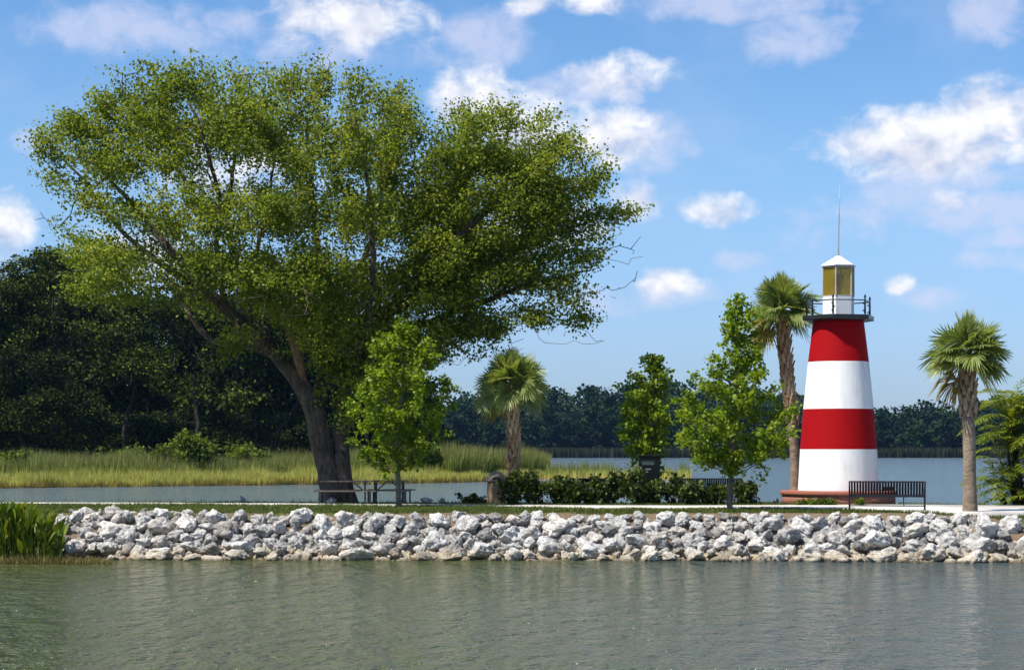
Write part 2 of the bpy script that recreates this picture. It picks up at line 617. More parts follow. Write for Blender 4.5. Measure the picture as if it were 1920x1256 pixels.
def brick_fn(t_, out):
    tc = t_.n('ShaderNodeTexCoord').outputs['Object']
    x, y, z = t_.xyz(tc)
    ang = t_.m('MULTIPLY', t_.m('ARCTAN2', x, y), 1.95)
    b = t_.n('ShaderNodeTexBrick')
    t_.put(b.inputs['Vector'], t_.vec(ang, z, 0.0))
    b.inputs['Scale'].default_value = 1.0
    b.inputs['Brick Width'].default_value = .22
    b.inputs['Row Height'].default_value = .078
    b.inputs['Mortar Size'].default_value = .008
    b.inputs['Color1'].default_value = (.34, .115, .065, 1)
    b.inputs['Color2'].default_value = (.25, .075, .045, 1)
    b.inputs['Mortar'].default_value = (.38, .30, .25, 1)
    c = t_.mix(t_.m('MULTIPLY', t_.noise(tc, 5, 5), .5), b.outputs[0], (.20, .07, .05))
    return princ(t_, c, .85, .2, 0, bump(t_, t_.m('SUBTRACT', 1.0, b.outputs['Fac']), .01))


M['brick'] = mat('brick', brick_fn)


def cope_fn(t_, out):
    tc = t_.n('ShaderNodeTexCoord').outputs['Object']
    x, y, z = t_.xyz(tc)
    k = t_.m('FRACT', t_.m('MULTIPLY', t_.m('ADD', t_.m('ARCTAN2', x, y), 3.15), 1.98 / .085))
    g = t_.m('LESS_THAN', k, .14)
    c = t_.mix(t_.noise(tc, 7, 4), (.36, .13, .08), (.23, .07, .045))
    c = t_.mix(g, c, (.16, .10, .085))
    return princ(t_, c, .85, .2, 0, bump(t_, t_.m('SUBTRACT', 1.0, g), .01))


M['coping'] = mat('brick_coping', cope_fn)

GZ = 1.2          # height of the bank above the water


def rg_(s):
    return np.random.default_rng(s)


# ------------------------------------------------------------------ setting
def lerp_tab(tab, x):
    return float(np.interp(x, [a for a, b in tab], [b for a, b in tab]))


# water edge and back edge of the bank as functions of X
FRONT = [(-60, 53.6), (-13, 53.5), (-8, 53.2), (0, 52.9), (8, 52.5), (14, 51.9), (20, 51.3), (60, 50)]
BACK = [(-60, 68.5), (-15, 67.8), (-6, 67.6), (0, 67.3), (9, 68.2), (13, 67.0), (15, 64.6), (20, 64.4), (60, 64)]


def bank_z(X, Y):
    f, b = lerp_tab(FRONT, X), lerp_tab(BACK, X)
    top = GZ + .05 * mnoise.noise(Vector((X * .25, Y * .25, 3.1)))
    zf = -.35 + (Y - f) * (1.50 / 2.3)
    zb = (b - Y) * .75 + .0
    # the right end of the bank dips towards the water
    dip = .45 * max(0.0, min(1.0, (X - 12.2) / 3.0)) * max(0.0, min(1.0, (57.2 - Y) / 2.4))
    return max(-.9, min(top - dip, zf, zb))


xs = np.arange(-46, 46.01, .35)
ys = np.arange(50.5, 71.01, .3)
vv = [(x, y, bank_z(x, y)) for y in ys for x in xs]
nx = len(xs)
qq = [(j * nx + i, j * nx + i + 1, (j + 1) * nx + i + 1, (j + 1) * nx + i) for j in range(len(ys) - 1) for i in range(nx - 1)]
tag(link('ground', fast_mesh('ground', vv, qq), None, [M['ground']], True), kind='structure')

# concrete path: polyline of (px, Y near, Y far)
pth = [(-700, 65.2, 66.0), (-100, 65.0, 65.8), (250, 64.6, 65.5), (600, 63.0, 64.5), (850, 61.6, 63.4), (1100, 60.2, 62.5), (1300, 59.6, 62.2), (1450, 59.2, 62.6),
       (1560, 58.4, 63.0), (1640, 56.6, 63.2), (1760, 56.0, 63.2), (1850, 56.6, 62.6), (1950, 57.4, 62.0), (2300, 58.2, 62.0), (3000, 59, 62)]
pv, pq = [], []
pxs = np.arange(-700, 3000.1, 25)
for px in pxs:
    a = np.interp(px, [p[0] for p in pth], [p[1] for p in pth])
    b = np.interp(px, [p[0] for p in pth], [p[2] for p in pth])
    X = (px - CX) * 61.0 / F
    pv += [(X, a - .02, GZ - .1), (X, a, GZ + .045), (X, b, GZ + .048), (X, b + .02, GZ - .1)]
for i in range(len(pxs) - 1):
    for k in range(3):
        pq.append((i * 4 + k, (i + 1) * 4 + k, (i + 1) * 4 + k + 1, i * 4 + k + 1))
tag(link('path', fast_mesh('path', pv, pq), None, [M['concrete']]), kind='structure')

wv_, wq_ = [], []
wx = np.linspace(-880, 880, 23); wy = np.linspace(-20, 930, 20)
for y in wy:
    for x in wx:
        wv_.append((x, y, 0))
for j in range(len(wy) - 1):
    for i in range(len(wx) - 1):
        wq_.append((j * len(wx) + i, j * len(wx) + i + 1, (j + 1) * len(wx) + i + 1, (j + 1) * len(wx) + i))
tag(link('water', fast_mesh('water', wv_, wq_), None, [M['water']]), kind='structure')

# marsh bank: waterline traced from the photograph, (X, Y)
MB = [(-120, 150), (-62, 150), (-40.5, 151), (-30, 158), (-18, 166), (-9, 172), (-3.5, 180), (1, 190), (4, 202), (6, 215), (4, 240), (-3, 262), (-12, 300)]


def marsh_front(X):
    return float(np.interp(X, [a for a, b in MB[:10]], [b for a, b in MB[:10]]))


mv, mq = [], []
mxs = np.arange(-150, 7, 3.0); mys = np.linspace(0, 1, 40)
for x in mxs:
    y0 = marsh_front(x)
    y1 = 330 if x < -12 else np.interp(x, [-12, 6], [300, y0 + 8])
    for k in mys:
        y = y0 - 2 + (y1 - y0 + 2) * k
        d = y - y0
        mv.append((x, y, -.35 + min(1.1, max(0, d + 2) * .17) + .1 * mnoise.noise(Vector((x * .2, y * .2, 0)))))
nk = len(mys)
for i in range(len(mxs) - 1):
    for k in range(nk - 1):
        mq.append((i * nk + k, (i + 1) * nk + k, (i + 1) * nk + k + 1, i * nk + k + 1))
tag(link('marsh_ground', fast_mesh('marsh_ground', mv, mq), None, [M['mud']], True), kind='structure')

# far shore terrain with a low hill
HILL = [(-700, 8), (-200, 8), (-40, 7), (20, 10), (60, 12), (90, 8), (130, 4), (200, 4), (700, 5)]
fv, fq = [], []
fxs = np.arange(-700, 701, 20.0); fk = np.linspace(0, 1, 14)
for x in fxs:
    for k in fk:
        y = 688 + 200 * k
        fv.append((x, y, -.6 + min(1.0, k * 9) * .9 + lerp_tab(HILL, x) * max(0, min(1, (k - .05) / .35))))
for i in range(len(fxs) - 1):
    for k in range(13):
        fq.append((i * 14 + k, (i + 1) * 14 + k, (i + 1) * 14 + k + 1, i * 14 + k + 1))
tag(link('far_shore', fast_mesh('far_shore', fv, fq), None, [M['forest_floor']], True), kind='structure')


# ------------------------------------------------------------------ vegetation builders
def leaf_quads(c, size, rg, up=.5, width=.42, droop=.1, out_dir=None):
    n = len(c)
    d = rg.normal(size=(n, 3))
    if out_dir is not None:
        d = d * .8 + out_dir
    d[:, 2] -= droop
    d /= np.linalg.norm(d, axis=1, keepdims=True) + 1e-9
    nn = rg.normal(size=(n, 3))
    nn[:, 2] += up * 2.0
    s = np.cross(d, nn)
    s /= np.linalg.norm(s, axis=1, keepdims=True) + 1e-9
    nrm = np.cross(s, d)
    L = size[:, None]
    Vt = np.empty((n, 4, 3))
    Vt[:, 0] = c - d * L * .5
    Vt[:, 1] = c + s * L * width + nrm * L * .08
    Vt[:, 2] = c + d * L * .5 - nrm * L * .06
    Vt[:, 3] = c - s * L * width + nrm * L * .08
    return Vt


def leaf_object(name, Vt, material, parent, rg, tint=None):
    n = len(Vt)
    q = np.arange(n * 4, dtype=np.int32).reshape(n, 4)
    ti = rg.random(n) if tint is None else tint
    me = fast_mesh(name, Vt.reshape(-1, 3), q, None, {'tint': np.repeat(ti, 4)})
    return link(name, me, parent, [material])


class Skeleton:
    def __init__(self):
        self.pos, self.par, self.r, self.plen = [], [], [], []

    def add(self, p, par, r=0.0):
        self.pos.append(np.asarray(p, float)); self.par.append(par); self.r.append(r)
        self.plen.append(0.0 if par < 0 else self.plen[par] + float(np.linalg.norm(self.pos[-1] - self.pos[par])))
        return len(self.pos) - 1

    def limb(self, pts, rg, step=.4, jit=.03, attach=True):
        """pts: rows of x,y,z,r; Catmull-Rom through them"""
        pts = np.asarray(pts, float)
        par = -1
        if self.pos and attach:
            A = np.array(self.pos)
            par = int(np.argmin(np.linalg.norm(A - pts[0, :3], axis=1)))
            pts = np.vstack([[*self.pos[par], pts[0, 3]], pts[1:]]) if np.linalg.norm(self.pos[par] - pts[0, :3]) < .8 else np.vstack([[*self.pos[par], pts[0, 3]], pts])
        ext = np.vstack([2 * pts[0] - pts[1], pts, 2 * pts[-1] - pts[-2]])
        first = par < 0
        if first:
            par = self.add(pts[0, :3], -1, pts[0, 3])
        for i in range(1, len(ext) - 2):
            p0, p1, p2, p3 = ext[i - 1:i + 3]
            n = max(2, int(np.linalg.norm(p2[:3] - p1[:3]) / step))
            for k in range(1, n + 1):
                u = k / n
                q = .5 * ((2 * p1) + (-p0 + p2) * u + (2 * p0 - 5 * p1 + 4 * p2 - p3) * u * u + (-p0 + 3 * p1 - 3 * p2 + p3) * u ** 3)
                par = self.add(q[:3] + rg.normal(size=3) * jit, par, max(q[3], .01))
        return par

    def attract(self, pts, rg, wlen=.28, step=.5, jit=.06, sag=.12):
        A = np.array(self.pos)
        dmin = np.min(np.linalg.norm(pts[:, None, :] - A[None, ::3, :], axis=2), axis=1) if len(pts) * len(A) < 4e7 else np.linalg.norm(pts - A[0], axis=1)
        order = np.argsort(dmin)
        cap = len(self.pos) + len(pts) * 14
        buf = np.zeros((cap, 3)); pl = np.zeros(cap)
        buf[:len(A)] = A; pl[:len(A)] = self.plen
        tips = np.zeros(len(pts), int)
        n0 = len(self.pos)
        skip = min(n0 // 8, 4)
        for k in order:
            a = pts[k]
            n = len(self.pos)
            d = np.linalg.norm(buf[:n] - a, axis=1)
            cost = d + wlen * pl[:n] + .5 * np.maximum(0, buf[:n, 2] - a[2])
            cost[:skip] += 3
            j = int(np.argmin(cost))
            L = d[j]
            m_ = max(1, int(L / step))
            par = j
            for i in range(1, m_ + 1):
                u = i / m_
                q = buf[j] + (a - buf[j]) * u
                if i < m_:
                    q = q + rg.normal(size=3) * jit * min(1, L)
                    q[2] += sag * L * math.sin(u * math.pi) * .6
                par = self.add(q, par, 0.0)
                if par < cap:
                    buf[par] = q; pl[par] = self.plen[par]
            tips[k] = par
        return tips

    def radii(self, tip=.012, e=2.35):
        n = len(self.pos)
        acc = np.zeros(n)
        R = np.zeros(n)
        for i in range(n - 1, -1, -1):
            r = max(tip, acc[i] ** (1 / e) if acc[i] > 0 else tip)
            R[i] = self.r[i] if self.r[i] > 0 else r
            if self.par[i] >= 0:
                acc[self.par[i]] += max(R[i], r if self.r[i] <= 0 else tip) ** e if self.r[i] <= 0 else tip ** e
        return R

    def mesh(self, name, R, kmin=3):
        P_ = np.array(self.pos); par = np.array(self.par)
        n = len(P_)
        dirs = np.zeros((n, 3))
        ch = np.full(n, -1)
        for i in range(n - 1, -1, -1):
            if par[i] >= 0:
                if ch[par[i]] < 0 or R[i] > R[ch[par[i]]]:
                    ch[par[i]] = i
        for i in range(n):
            a = P_[par[i]] if par[i] >= 0 else P_[i]
            b = P_[ch[i]] if ch[i] >= 0 else P_[i]
            v = b - a
            dirs[i] = v / (np.linalg.norm(v) + 1e-9)
        ref = np.array([.31, .93, .2])
        uu = np.cross(dirs, ref); uu /= np.linalg.norm(uu, axis=1, keepdims=True) + 1e-9
        ww = np.cross(dirs, uu)
        Vs, Q, off = [], [], 0
        for lo, hi, k in ((0, .035, 3), (.035, .12, 5), (.12, 9, 12)):
            idx = [i for i in range(n) if par[i] >= 0 and lo <= R[i] < hi]
            if not idx: continue
            idx = np.array(idx)
            pa = par[idx]
            ang = np.arange(k) * 2 * math.pi / k
            ca, sa = np.cos(ang)[None, :, None], np.sin(ang)[None, :, None]
            ra = np.minimum(R[pa], R[idx] * 1.35)
            main = ch[pa] == idx
            ra = np.where(main, R[pa], ra)
            # side shoots start with their own direction so that they do not shear
            ua = np.where(main[:, None], uu[pa], uu[idx]); wa = np.where(main[:, None], ww[pa], ww[idx])
            r1 = P_[pa][:, None] + (ua[:, None] * ca + wa[:, None] * sa) * ra[:, None, None]
            r2 = P_[idx][:, None] + (uu[idx][:, None] * ca + ww[idx][:, None] * sa) * R[idx][:, None, None]
            m_ = len(idx)
            Vs.append(np.concatenate([r1, r2], axis=1).reshape(-1, 3))
            base = off + np.arange(m_)[:, None] * 2 * k
            kk = np.arange(k)[None]
            q = np.stack([base + kk, base + (kk + 1) % k, base + k + (kk + 1) % k, base + k + kk], axis=2)
            Q.append(q.reshape(-1, 4)); off += m_ * 2 * k
        return fast_mesh(name, np.concatenate(Vs), np.concatenate(Q))


def sample_lobes(lobes, n, rg, shell=.45):
    """lobes: rows (x,y,z,rx,ry,rz,w) in metres"""
    L = np.asarray(lobes, float)
    w = (L[:, 3] * L[:, 4] * L[:, 5]) ** (2 / 3) * L[:, 6]
    k = rg.choice(len(L), size=n, p=w / w.sum())
    d = rg.normal(size=(n, 3)); d /= np.linalg.norm(d, axis=1, keepdims=True)
    r = rg.random(n) ** shell
    return L[k, :3] + d * r[:, None] * L[k, 3:6]


def px_lobe(cx, cy, rx, ry, Y, rd=None, w=1.0):
    c = P(cx, cy, Y)
    return (*c, rx * Y / F, rd if rd is not None else .5 * (rx + ry) * Y / F, ry * Y / F, w)


def px_limb(rows):
    out = []
    for px, py, Y, r in rows:
        out.append((*P(px, py, Y), r))
    return out


def leaf_cloud(tips, per, sigma, size, rg, flat=.75, dense=None):
    n = len(tips)
    c = np.repeat(tips, per, axis=0) + rg.normal(size=(n * per, 3)) * sigma * np.array([1, 1, flat])
    s = size * (.65 + .7 * rg.random(n * per))
    return c, s


# ------------------------------------------------------------------ the big oak
rg = rg_(11)
YO = 66.0
oak = empty('oak_tree', tuple(P(636, 945, YO)), 'huge spreading oak with two leaning trunks behind the picnic tables', 'tree')
oak.location.z = GZ - .1
sk = Skeleton()
sk.limb(px_limb([(632, 960, YO, .72), (630, 938, YO, .52), (620, 900, YO, .41), (606, 845, YO, .37), (590, 775, YO, .35), (562, 718, YO, .30), (520, 668, YO, .26), (470, 622, YO - .4, .22), (418, 575, YO - .8, .19),
                 (368, 525, YO - 1.2, .18), (320, 470, YO - 1, .14), (262, 400, YO - .5, .10), (200, 330, YO, .06)]), rg, .3, .02)
limbs = [
    [(650, 960, YO - .1, .55), (648, 936, YO - .1, .38), (645, 890, YO, .29), (640, 840, YO + .1, .27), (640, 785, YO + .3, .25), (652, 725, YO + .5, .22), (682, 660, YO + .6, .20), (722, 592, YO + .5, .18), (782, 520, YO, .18), (852, 450, YO - .5, .15), (925, 385, YO - .5, .12), (1000, 320, YO - .4, .07), (1050, 260, YO, .04)],
    [(588, 770, YO, .20), (604, 700, YO + 1.2, .17), (606, 600, YO + 2, .15), (596, 480, YO + 2, .12), (586, 350, YO + 1.5, .10), (575, 230, YO + 1, .06)],
    [(418, 575, YO - .8, .13), (404, 480, YO - 1.2, .10), (412, 380, YO - 1.4, .075), (384, 270, YO - 2.5, .07), (358, 195, YO - 2.4, .04)],
    [(418, 575, YO - .8, .14), (310, 500, YO + 1, .11), (225, 430, YO + 2.4, .08), (150, 330, YO + 2.6, .05), (95, 280, YO + 2.6, .03)],
    [(520, 668, YO, .17), (470, 560, YO + 3, .14), (430, 440, YO + 4, .10), (440, 300, YO + 4, .06), (460, 200, YO + 3.6, .03)],
    [(652, 725, YO + .5, .16), (690, 600, YO - 1, .13), (700, 480, YO - 1.5, .10), (690, 350, YO - 1.6, .07), (670, 220, YO - 2.6, .04)],
    [(682, 660, YO + .6, .17), (790, 610, YO + 1, .14), (900, 570, YO + 1, .11), (1010, 530, YO + .6, .07), (1110, 505, YO + .3, .03)],
    [(722, 592, YO + .5, .15), (845, 525, YO + .2, .10), (950, 480, YO + .2, .075), (1060, 432, YO + .3, .045), (1190, 398, YO + .3, .02)],
    [(782, 520, YO, .14), (860, 420, YO + 3, .11), (930, 320, YO + 4, .07), (960, 230, YO + 4, .03)],
    [(560, 716, YO, .2), (480, 640, YO + 2, .15), (400, 640, YO + 4.5, .11), (330, 560, YO + 5, .07)],
    [(606, 600, YO + 2, .14), (700, 450, YO + 4, .1), (740, 330, YO + 4, .07), (750, 220, YO + 3, .03)],
    [(470, 622, YO - .4, .11), (470, 520, YO - 1.5, .08), (500, 400, YO - 2, .06), (520, 260, YO - 2, .03)],
    [(440, 598, YO - .6, .09), (452, 640, YO - 1.2, .05), (505, 668, YO - 1.4, .03)],
]
for i, l in enumerate(limbs):
    sk.limb(px_limb(l), rg, .4, .03, attach=(i > 0))
nbig = len(sk.pos)
L2 = [(120, 262, 62, 40), (95, 320, 42, 36), (200, 190, 48, 66), (245, 150, 40, 40), (300, 180, 60, 55), (370, 165, 50, 45), (432, 150, 48, 42), (500, 170, 50, 45), (560, 195, 60, 50), (625, 150, 55, 44), (690, 165, 52, 46), (735, 195, 40, 44),
      (775, 235, 38, 40), (215, 290, 80, 55), (150, 380, 50, 40), (120, 430, 36, 30), (335, 280, 85, 60), (455, 260, 80, 60), (560, 290, 80, 60), (655, 270, 80, 60), (735, 290, 50, 60), (790, 300, 40, 44), (190, 470, 80, 48),
      (270, 400, 80, 55), (370, 390, 80, 60), (470, 390, 80, 60), (570, 400, 90, 70), (670, 390, 80, 70), (755, 390, 60, 70), (880, 235, 55, 36), (940, 222, 62, 34), (1005, 235, 55, 36), (1055, 270, 48, 42), (1100, 310, 36, 36), (1115, 350, 28, 28),
      (850, 290, 55, 50), (920, 300, 80, 55), (1000, 305, 70, 50), (1060, 345, 60, 36), (840, 370, 60, 60), (920, 370, 80, 50), (1000, 380, 70, 45), (820, 460, 80, 70), (900, 450, 70, 55), (985, 440, 60, 42), (1060, 410, 60, 30),
      (1150, 395, 50, 16), (1195, 392, 18, 12), (1100, 440, 55, 28), (1050, 480, 60, 36), (1125, 490, 36, 24), (800, 545, 85, 60), (885, 540, 75, 50), (970, 520, 70, 42), (1040, 540, 58, 36), (1095, 560, 45, 30), (1095, 605, 26, 20),
      (720, 540, 90, 75), (620, 530, 90, 75), (520, 510, 90, 60), (420, 500, 90, 52), (320, 490, 80, 50), (235, 530, 70, 40), (160, 545, 50, 34), (850, 610, 60, 36), (920, 605, 50, 30), (1000, 590, 50, 24), (700, 640, 60, 44), (600, 640, 45, 45),
      (440, 622, 44, 30), (640, 610, 70, 45), (760, 630, 60, 44), (560, 585, 60, 40), (350, 560, 60, 34), (820, 650, 36, 26), (900, 650, 30, 18), (425, 660, 40, 24), (500, 560, 60, 40), (612, 700, 40, 46), (672, 735, 40, 44), (690, 690, 56, 44), (560, 640, 44, 34), (740, 690, 50, 40), (640, 780, 26, 26), (270, 215, 60, 50), (330, 235, 60, 45), (410, 215, 60, 50), (160, 240, 50, 40), (285, 140, 45, 30), (350, 140, 40, 28), (530, 150, 45, 34), (590, 140, 40, 30), (480, 225, 60, 45), (700, 230, 50, 40), (90, 270, 36, 30)]
lob = []
for cx, cy, rx, ry in L2:
    rho = ((cx - 600) / 620) ** 2 + ((cy - 400) / 330) ** 2
    ext = 6.5 * math.sqrt(max(0.05, 1 - rho))
    offs = (0,) if ext < 3 else ((-.45, .25) if ext < 4.6 else (-.55, 0, .6))
    if cx > 680: offs = tuple(max(q, -.12) for q in offs) if len(offs) < 3 else (-.1, .35, .75)
    for o_ in offs:
        j = rg.normal(size=3) * .12
        k = 1.0 if len(offs) == 1 else .95
        lob.append(px_lobe(cx + j[0] * rx, cy + j[1] * ry, rx * k, ry * k, YO + o_ * ext + j[2], None, 1.5 if cx > 790 else 1.0))
att = sample_lobes(lob, 2950, rg, .45)
tips = sk.attract(att, rg, .22)
# bare twigs at the right and inside
bare = np.array([P(1185 + rg.normal() * 18, 470 + rg.normal() * 40, YO + .3 + rg.normal()) for _ in range(14)] + [P(500 + rg.normal() * 50, 560 + rg.normal() * 18, YO - 5.5 + rg.normal() * .5) for _ in range(26)]
                + [P(80 + rg.normal() * 18, 425 + rg.normal() * 14, YO + 2) for _ in range(5)] + [P(960 + rg.normal() * 110, 640 + rg.normal() * 14, YO + rg.normal()) for _ in range(14)])
sk.attract(bare, rg, .2, .35, .1, -.15)
R = sk.radii(.010, 2.3)
link('trunk', sk.mesh('trunk', R), oak, [M['oak_bark']], True)
Tp = np.array(sk.pos)[tips]
Pp = np.array(sk.pos)[np.array(sk.par)[tips]]
mid = np.concatenate([Tp, Tp * .45 + Pp * .55])
c, s = leaf_cloud(mid, 62, .215, .118, rg, .7)
od = mid - P(610, 640, YO); od /= np.linalg.norm(od, axis=1, keepdims=True)
od = od.repeat(62, axis=0)
c = c - od * (np.abs(rg.normal(size=(len(c), 1))) * .42 - .25)
qx = CX + c[:, 0] * F / c[:, 1]; qy = HY - (c[:, 2] - CH) * F / c[:, 1]
cl = np.array([mnoise.noise(Vector(p * .55)) for p in mid]).repeat(62)
rho = np.sqrt(((qx - 640) / 680) ** 2 + ((qy - 460) / 390) ** 2)
keep = rg.random(len(c)) < np.clip(.92 - .46 * rho ** 1.5 + cl * 1.8 - .02 * (qx > 840) + .25 * (qy > 600), .08, 1)
c, s = c[keep], s[keep]
leaf_object('crown', leaf_quads(c, s, rg, .6, .36), M['oak_leaf'], oak, rg, np.clip(rg.random(len(c)) * .8 + .35 * np.repeat(rg.normal(size=len(mid)) * .6, 62)[keep] + .1, 0, 1))
# the broken dead limb
bm = bmesh.new()
pp = [P(572, 725, YO + .05), P(560, 676, YO - .45), P(549, 634, YO - .75), P(541, 604, YO - .9), P(534, 588, YO - 1), P(538, 580, YO - 1)]
tube(bm, [tuple(p) for p in pp], [.10, .16, .165, .20, .19, .11], 12)
tube(bm, [tuple(P(537, 596, YO - 1)), tuple(P(527, 582, YO - 1.1)), tuple(P(524, 572, YO - 1.1))], [.09, .08, .03], 8)
tube(bm, [tuple(P(541, 598, YO - 1)), tuple(P(546, 578, YO - 1.0)), tuple(P(548, 560, YO - 1.0))], [.09, .06, .02], 8)
o = obj('broken_limb', bm, M['stub_bark'], oak, True)
o["label"] = "pale broken stub of a dead limb"
for ch in oak.children:
    ch.matrix_parent_inverse = Matrix.Translation(-oak.location)


def settle(root):
    for ch in root.children:
        ch.matrix_parent_inverse = Matrix.Translation(-root.location)


# ------------------------------------------------------------------ young trees
def young_tree(name, label, base, top, Y, prof, nb, seed, group, r0=.085, per=25, sigma=.095, size=.118, rise=.75):
    """prof: rows (py, reach to the left, reach to the right) in photo pixels"""
    rg = rg_(seed)
    b = P(base[0], base[1], Y); b[2] = GZ - .05
    tpt = P(top[0], top[1], Y)
    root = empty(name, tuple(b), label, 'tree', group)
    sk = Skeleton()
    pts = []
    for k in range(9):
        u = k / 8
        q = b + (tpt - b) * u
        pts.append((q[0] + .05 * math.sin(u * 7 + seed), q[1] + .05 * math.cos(u * 5 + seed), q[2], r0 * (1 - u) ** .8 + .012))
    sk.limb(pts, rg, .12, .01)
    tr = np.array(sk.pos)
    zs = [CH - (r[0] - HY) * Y / F for r in prof][::-1]
    ls = [r[1] * Y / F for r in prof][::-1]; rs = [r[2] * Y / F for r in prof][::-1]
    cl = []
    for k in range(nb):
        z = zs[0] + (zs[-1] - zs[0]) * ((k + rg.random()) / nb) ** 1.0
        a = k * 2.39996 + rg.normal() * .4
        lft, rgt = np.interp(z, zs, ls), np.interp(z, zs, rs)
        reach = (lft if math.cos(a) < 0 else rgt) * abs(math.cos(a)) + .5 * (lft + rgt) * abs(math.sin(a)) * .9
        L = max(.12, reach * (.70 + .40 * rg.random()))
        zz0 = z - L * rise * .75
        i0 = int(np.argmin(np.abs(tr[:, 2] - zz0)))
        p0 = tr[i0]
        d = np.array([math.cos(a), math.sin(a), 0])
        e = np.array([p0[0], p0[1], 0]) + d * L; e[2] = z + .05 * rg.normal()
        m_ = (p0 + e) / 2 + np.array([0, 0, -.10 * L]) + rg.normal(size=3) * .04
        sk.limb([(*p0, .022), (*m_, .016), (*e, .008)], rg, .15, .012)
        for u in np.arange(.38, 1.01, max(.10, .17 / max(L, .2))):
            q = p0 * (1 - u) ** 2 + 2 * m_ * u * (1 - u) + e * u * u
            w = .10 + .22 * L * (1 - u)
            for _ in range(2):
                cl.append(q + rg.normal(size=3) * np.array([w, w, w * .6]) + np.array([0, 0, .05]))
    for u in np.linspace(.9, 1.0, 5):
        cl.append(b + (tpt - b) * u + rg.normal(size=3) * .05)
    cl = np.array(cl)
    tips = sk.attract(cl, rg, .02, .2, .02, .02)
    link('trunk', sk.mesh('trunk', sk.radii(.005, 2.3)), root, [M['pale_bark']], True)
    c, s = leaf_cloud(np.array(sk.pos)[tips], per, sigma, size, rg, .85)
    leaf_object('crown', leaf_quads(c, s, rg, .7, .42), M['young_leaf'], root, rg)
    settle(root)
    return root


young_tree('young_tree', 'bright green young tree with slim trunk in front of the picnic tables', (745, 951), (756, 606), 61.5,
           [(606, 10, 12), (640, 46, 52), (690, 60, 54), (720, 70, 114), (760, 78, 86), (800, 56, 66), (835, 84, 50), (862, 34, 34)], 42, 21, 'young trees on the bank')
young_tree('young_tree', 'bushy young tree with narrow crown rising behind the dark sign cabinet', (1214, 948), (1228, 668), 66.5,
           [(668, 10, 10), (700, 50, 16), (730, 50, 22), (780, 48, 30), (820, 44, 30), (860, 34, 24), (885, 30, 12)], 46, 22, 'young trees on the bank', size=.125)
young_tree('young_tree', 'tall bright green cone shaped young tree at the right end of the hedge', (1371, 958), (1388, 560), 58.2,
           [(560, 5, 8), (600, 30, 24), (650, 28, 34), (690, 48, 46), (715, 88, 56), (760, 108, 96), (790, 84, 112), (820, 104, 104), (850, 52, 56), (872, 14, 26)], 60, 23, 'young trees on the bank')


# ------------------------------------------------------------------ cabbage palms
def fan_frond(rg, root, az, el, pet, blade, seg, Vs, Q, T, tone):
    """one costapalmate frond: petiole then a folded fan of drooping segments"""
    d = np.array([math.cos(az) * math.cos(el), math.sin(az) * math.cos(el), math.sin(el)])
    side = np.array([-math.sin(az), math.cos(az), 0.0])
    upv = np.cross(d, side) * -1
    if upv[2] < 0: upv = -upv
    tw = rg.normal() * .65
    side, upv = side * math.cos(tw) + upv * math.sin(tw), upv * math.cos(tw) - side * math.sin(tw)
    # petiole sags a little
    e = root + d * pet + np.array([0, 0, -.10 * pet * pet * math.cos(el)])
    mid = root + d * pet * .5 + np.array([0, 0, .02])

    def strip(pts, w, tt):
        b = sum(len(v) for v in Vs)
        rows = []
        for (p, s_), ww in zip(pts, w):
            rows.append(p - s_ * ww); rows.append(p + s_ * ww)
        Vs.append(np.array(rows))
        for i in range(len(pts) - 1):
            Q.append((b + 2 * i, b + 2 * i + 1, b + 2 * i + 3, b + 2 * i + 2))
        T.extend([tt] * (2 * len(pts)))
    strip([(root, side), (mid, side), (e, side)], [.03, .02, .014], .9)
    strip([(root, upv), (mid, upv), (e, upv)], [.02, .015, .012], .9)
    dd = (e - mid) / np.linalg.norm(e - mid)
    for k in range(seg):
        a = (k / (seg - 1) - .5) * 2
        ang = a * math.radians(118)
        sd = dd * math.cos(ang) + side * math.sin(ang)
        fold = .16 * (1 - abs(a)) * (1 if k % 2 else .6)
        sd = sd + upv * (abs(a) * .30 - .04)
        sd /= np.linalg.norm(sd)
        Ln = blade * (1 - .32 * abs(a) ** 1.5) * (.9 + .2 * rg.random())
        rec = .20 * (1 - abs(a)) * blade * (1.5 - max(0, math.sin(el)))
        o0 = e + dd * (.16 * (1 - abs(a))) + np.array([0, 0, -fold * .1])
        p1 = o0 + sd * Ln * .5 + np.array([0, 0, -rec * .15])
        p2 = o0 + sd * Ln * .8 + np.array([0, 0, -rec * .5 - .05])
        p3 = o0 + sd * Ln + np.array([0, 0, -rec * .7 - .01 - .11 * rg.random() * (1.3 - sd[2])])
        s_ = np.cross(sd, upv * .8 + rg.normal(size=3) * .25); s_ /= np.linalg.norm(s_) + 1e-9
        strip([(o0, s_), (p1, s_), (p2, s_), (p3, s_)], [.008, .03, .022, .003], tone * .6 + .4 * rg.random())


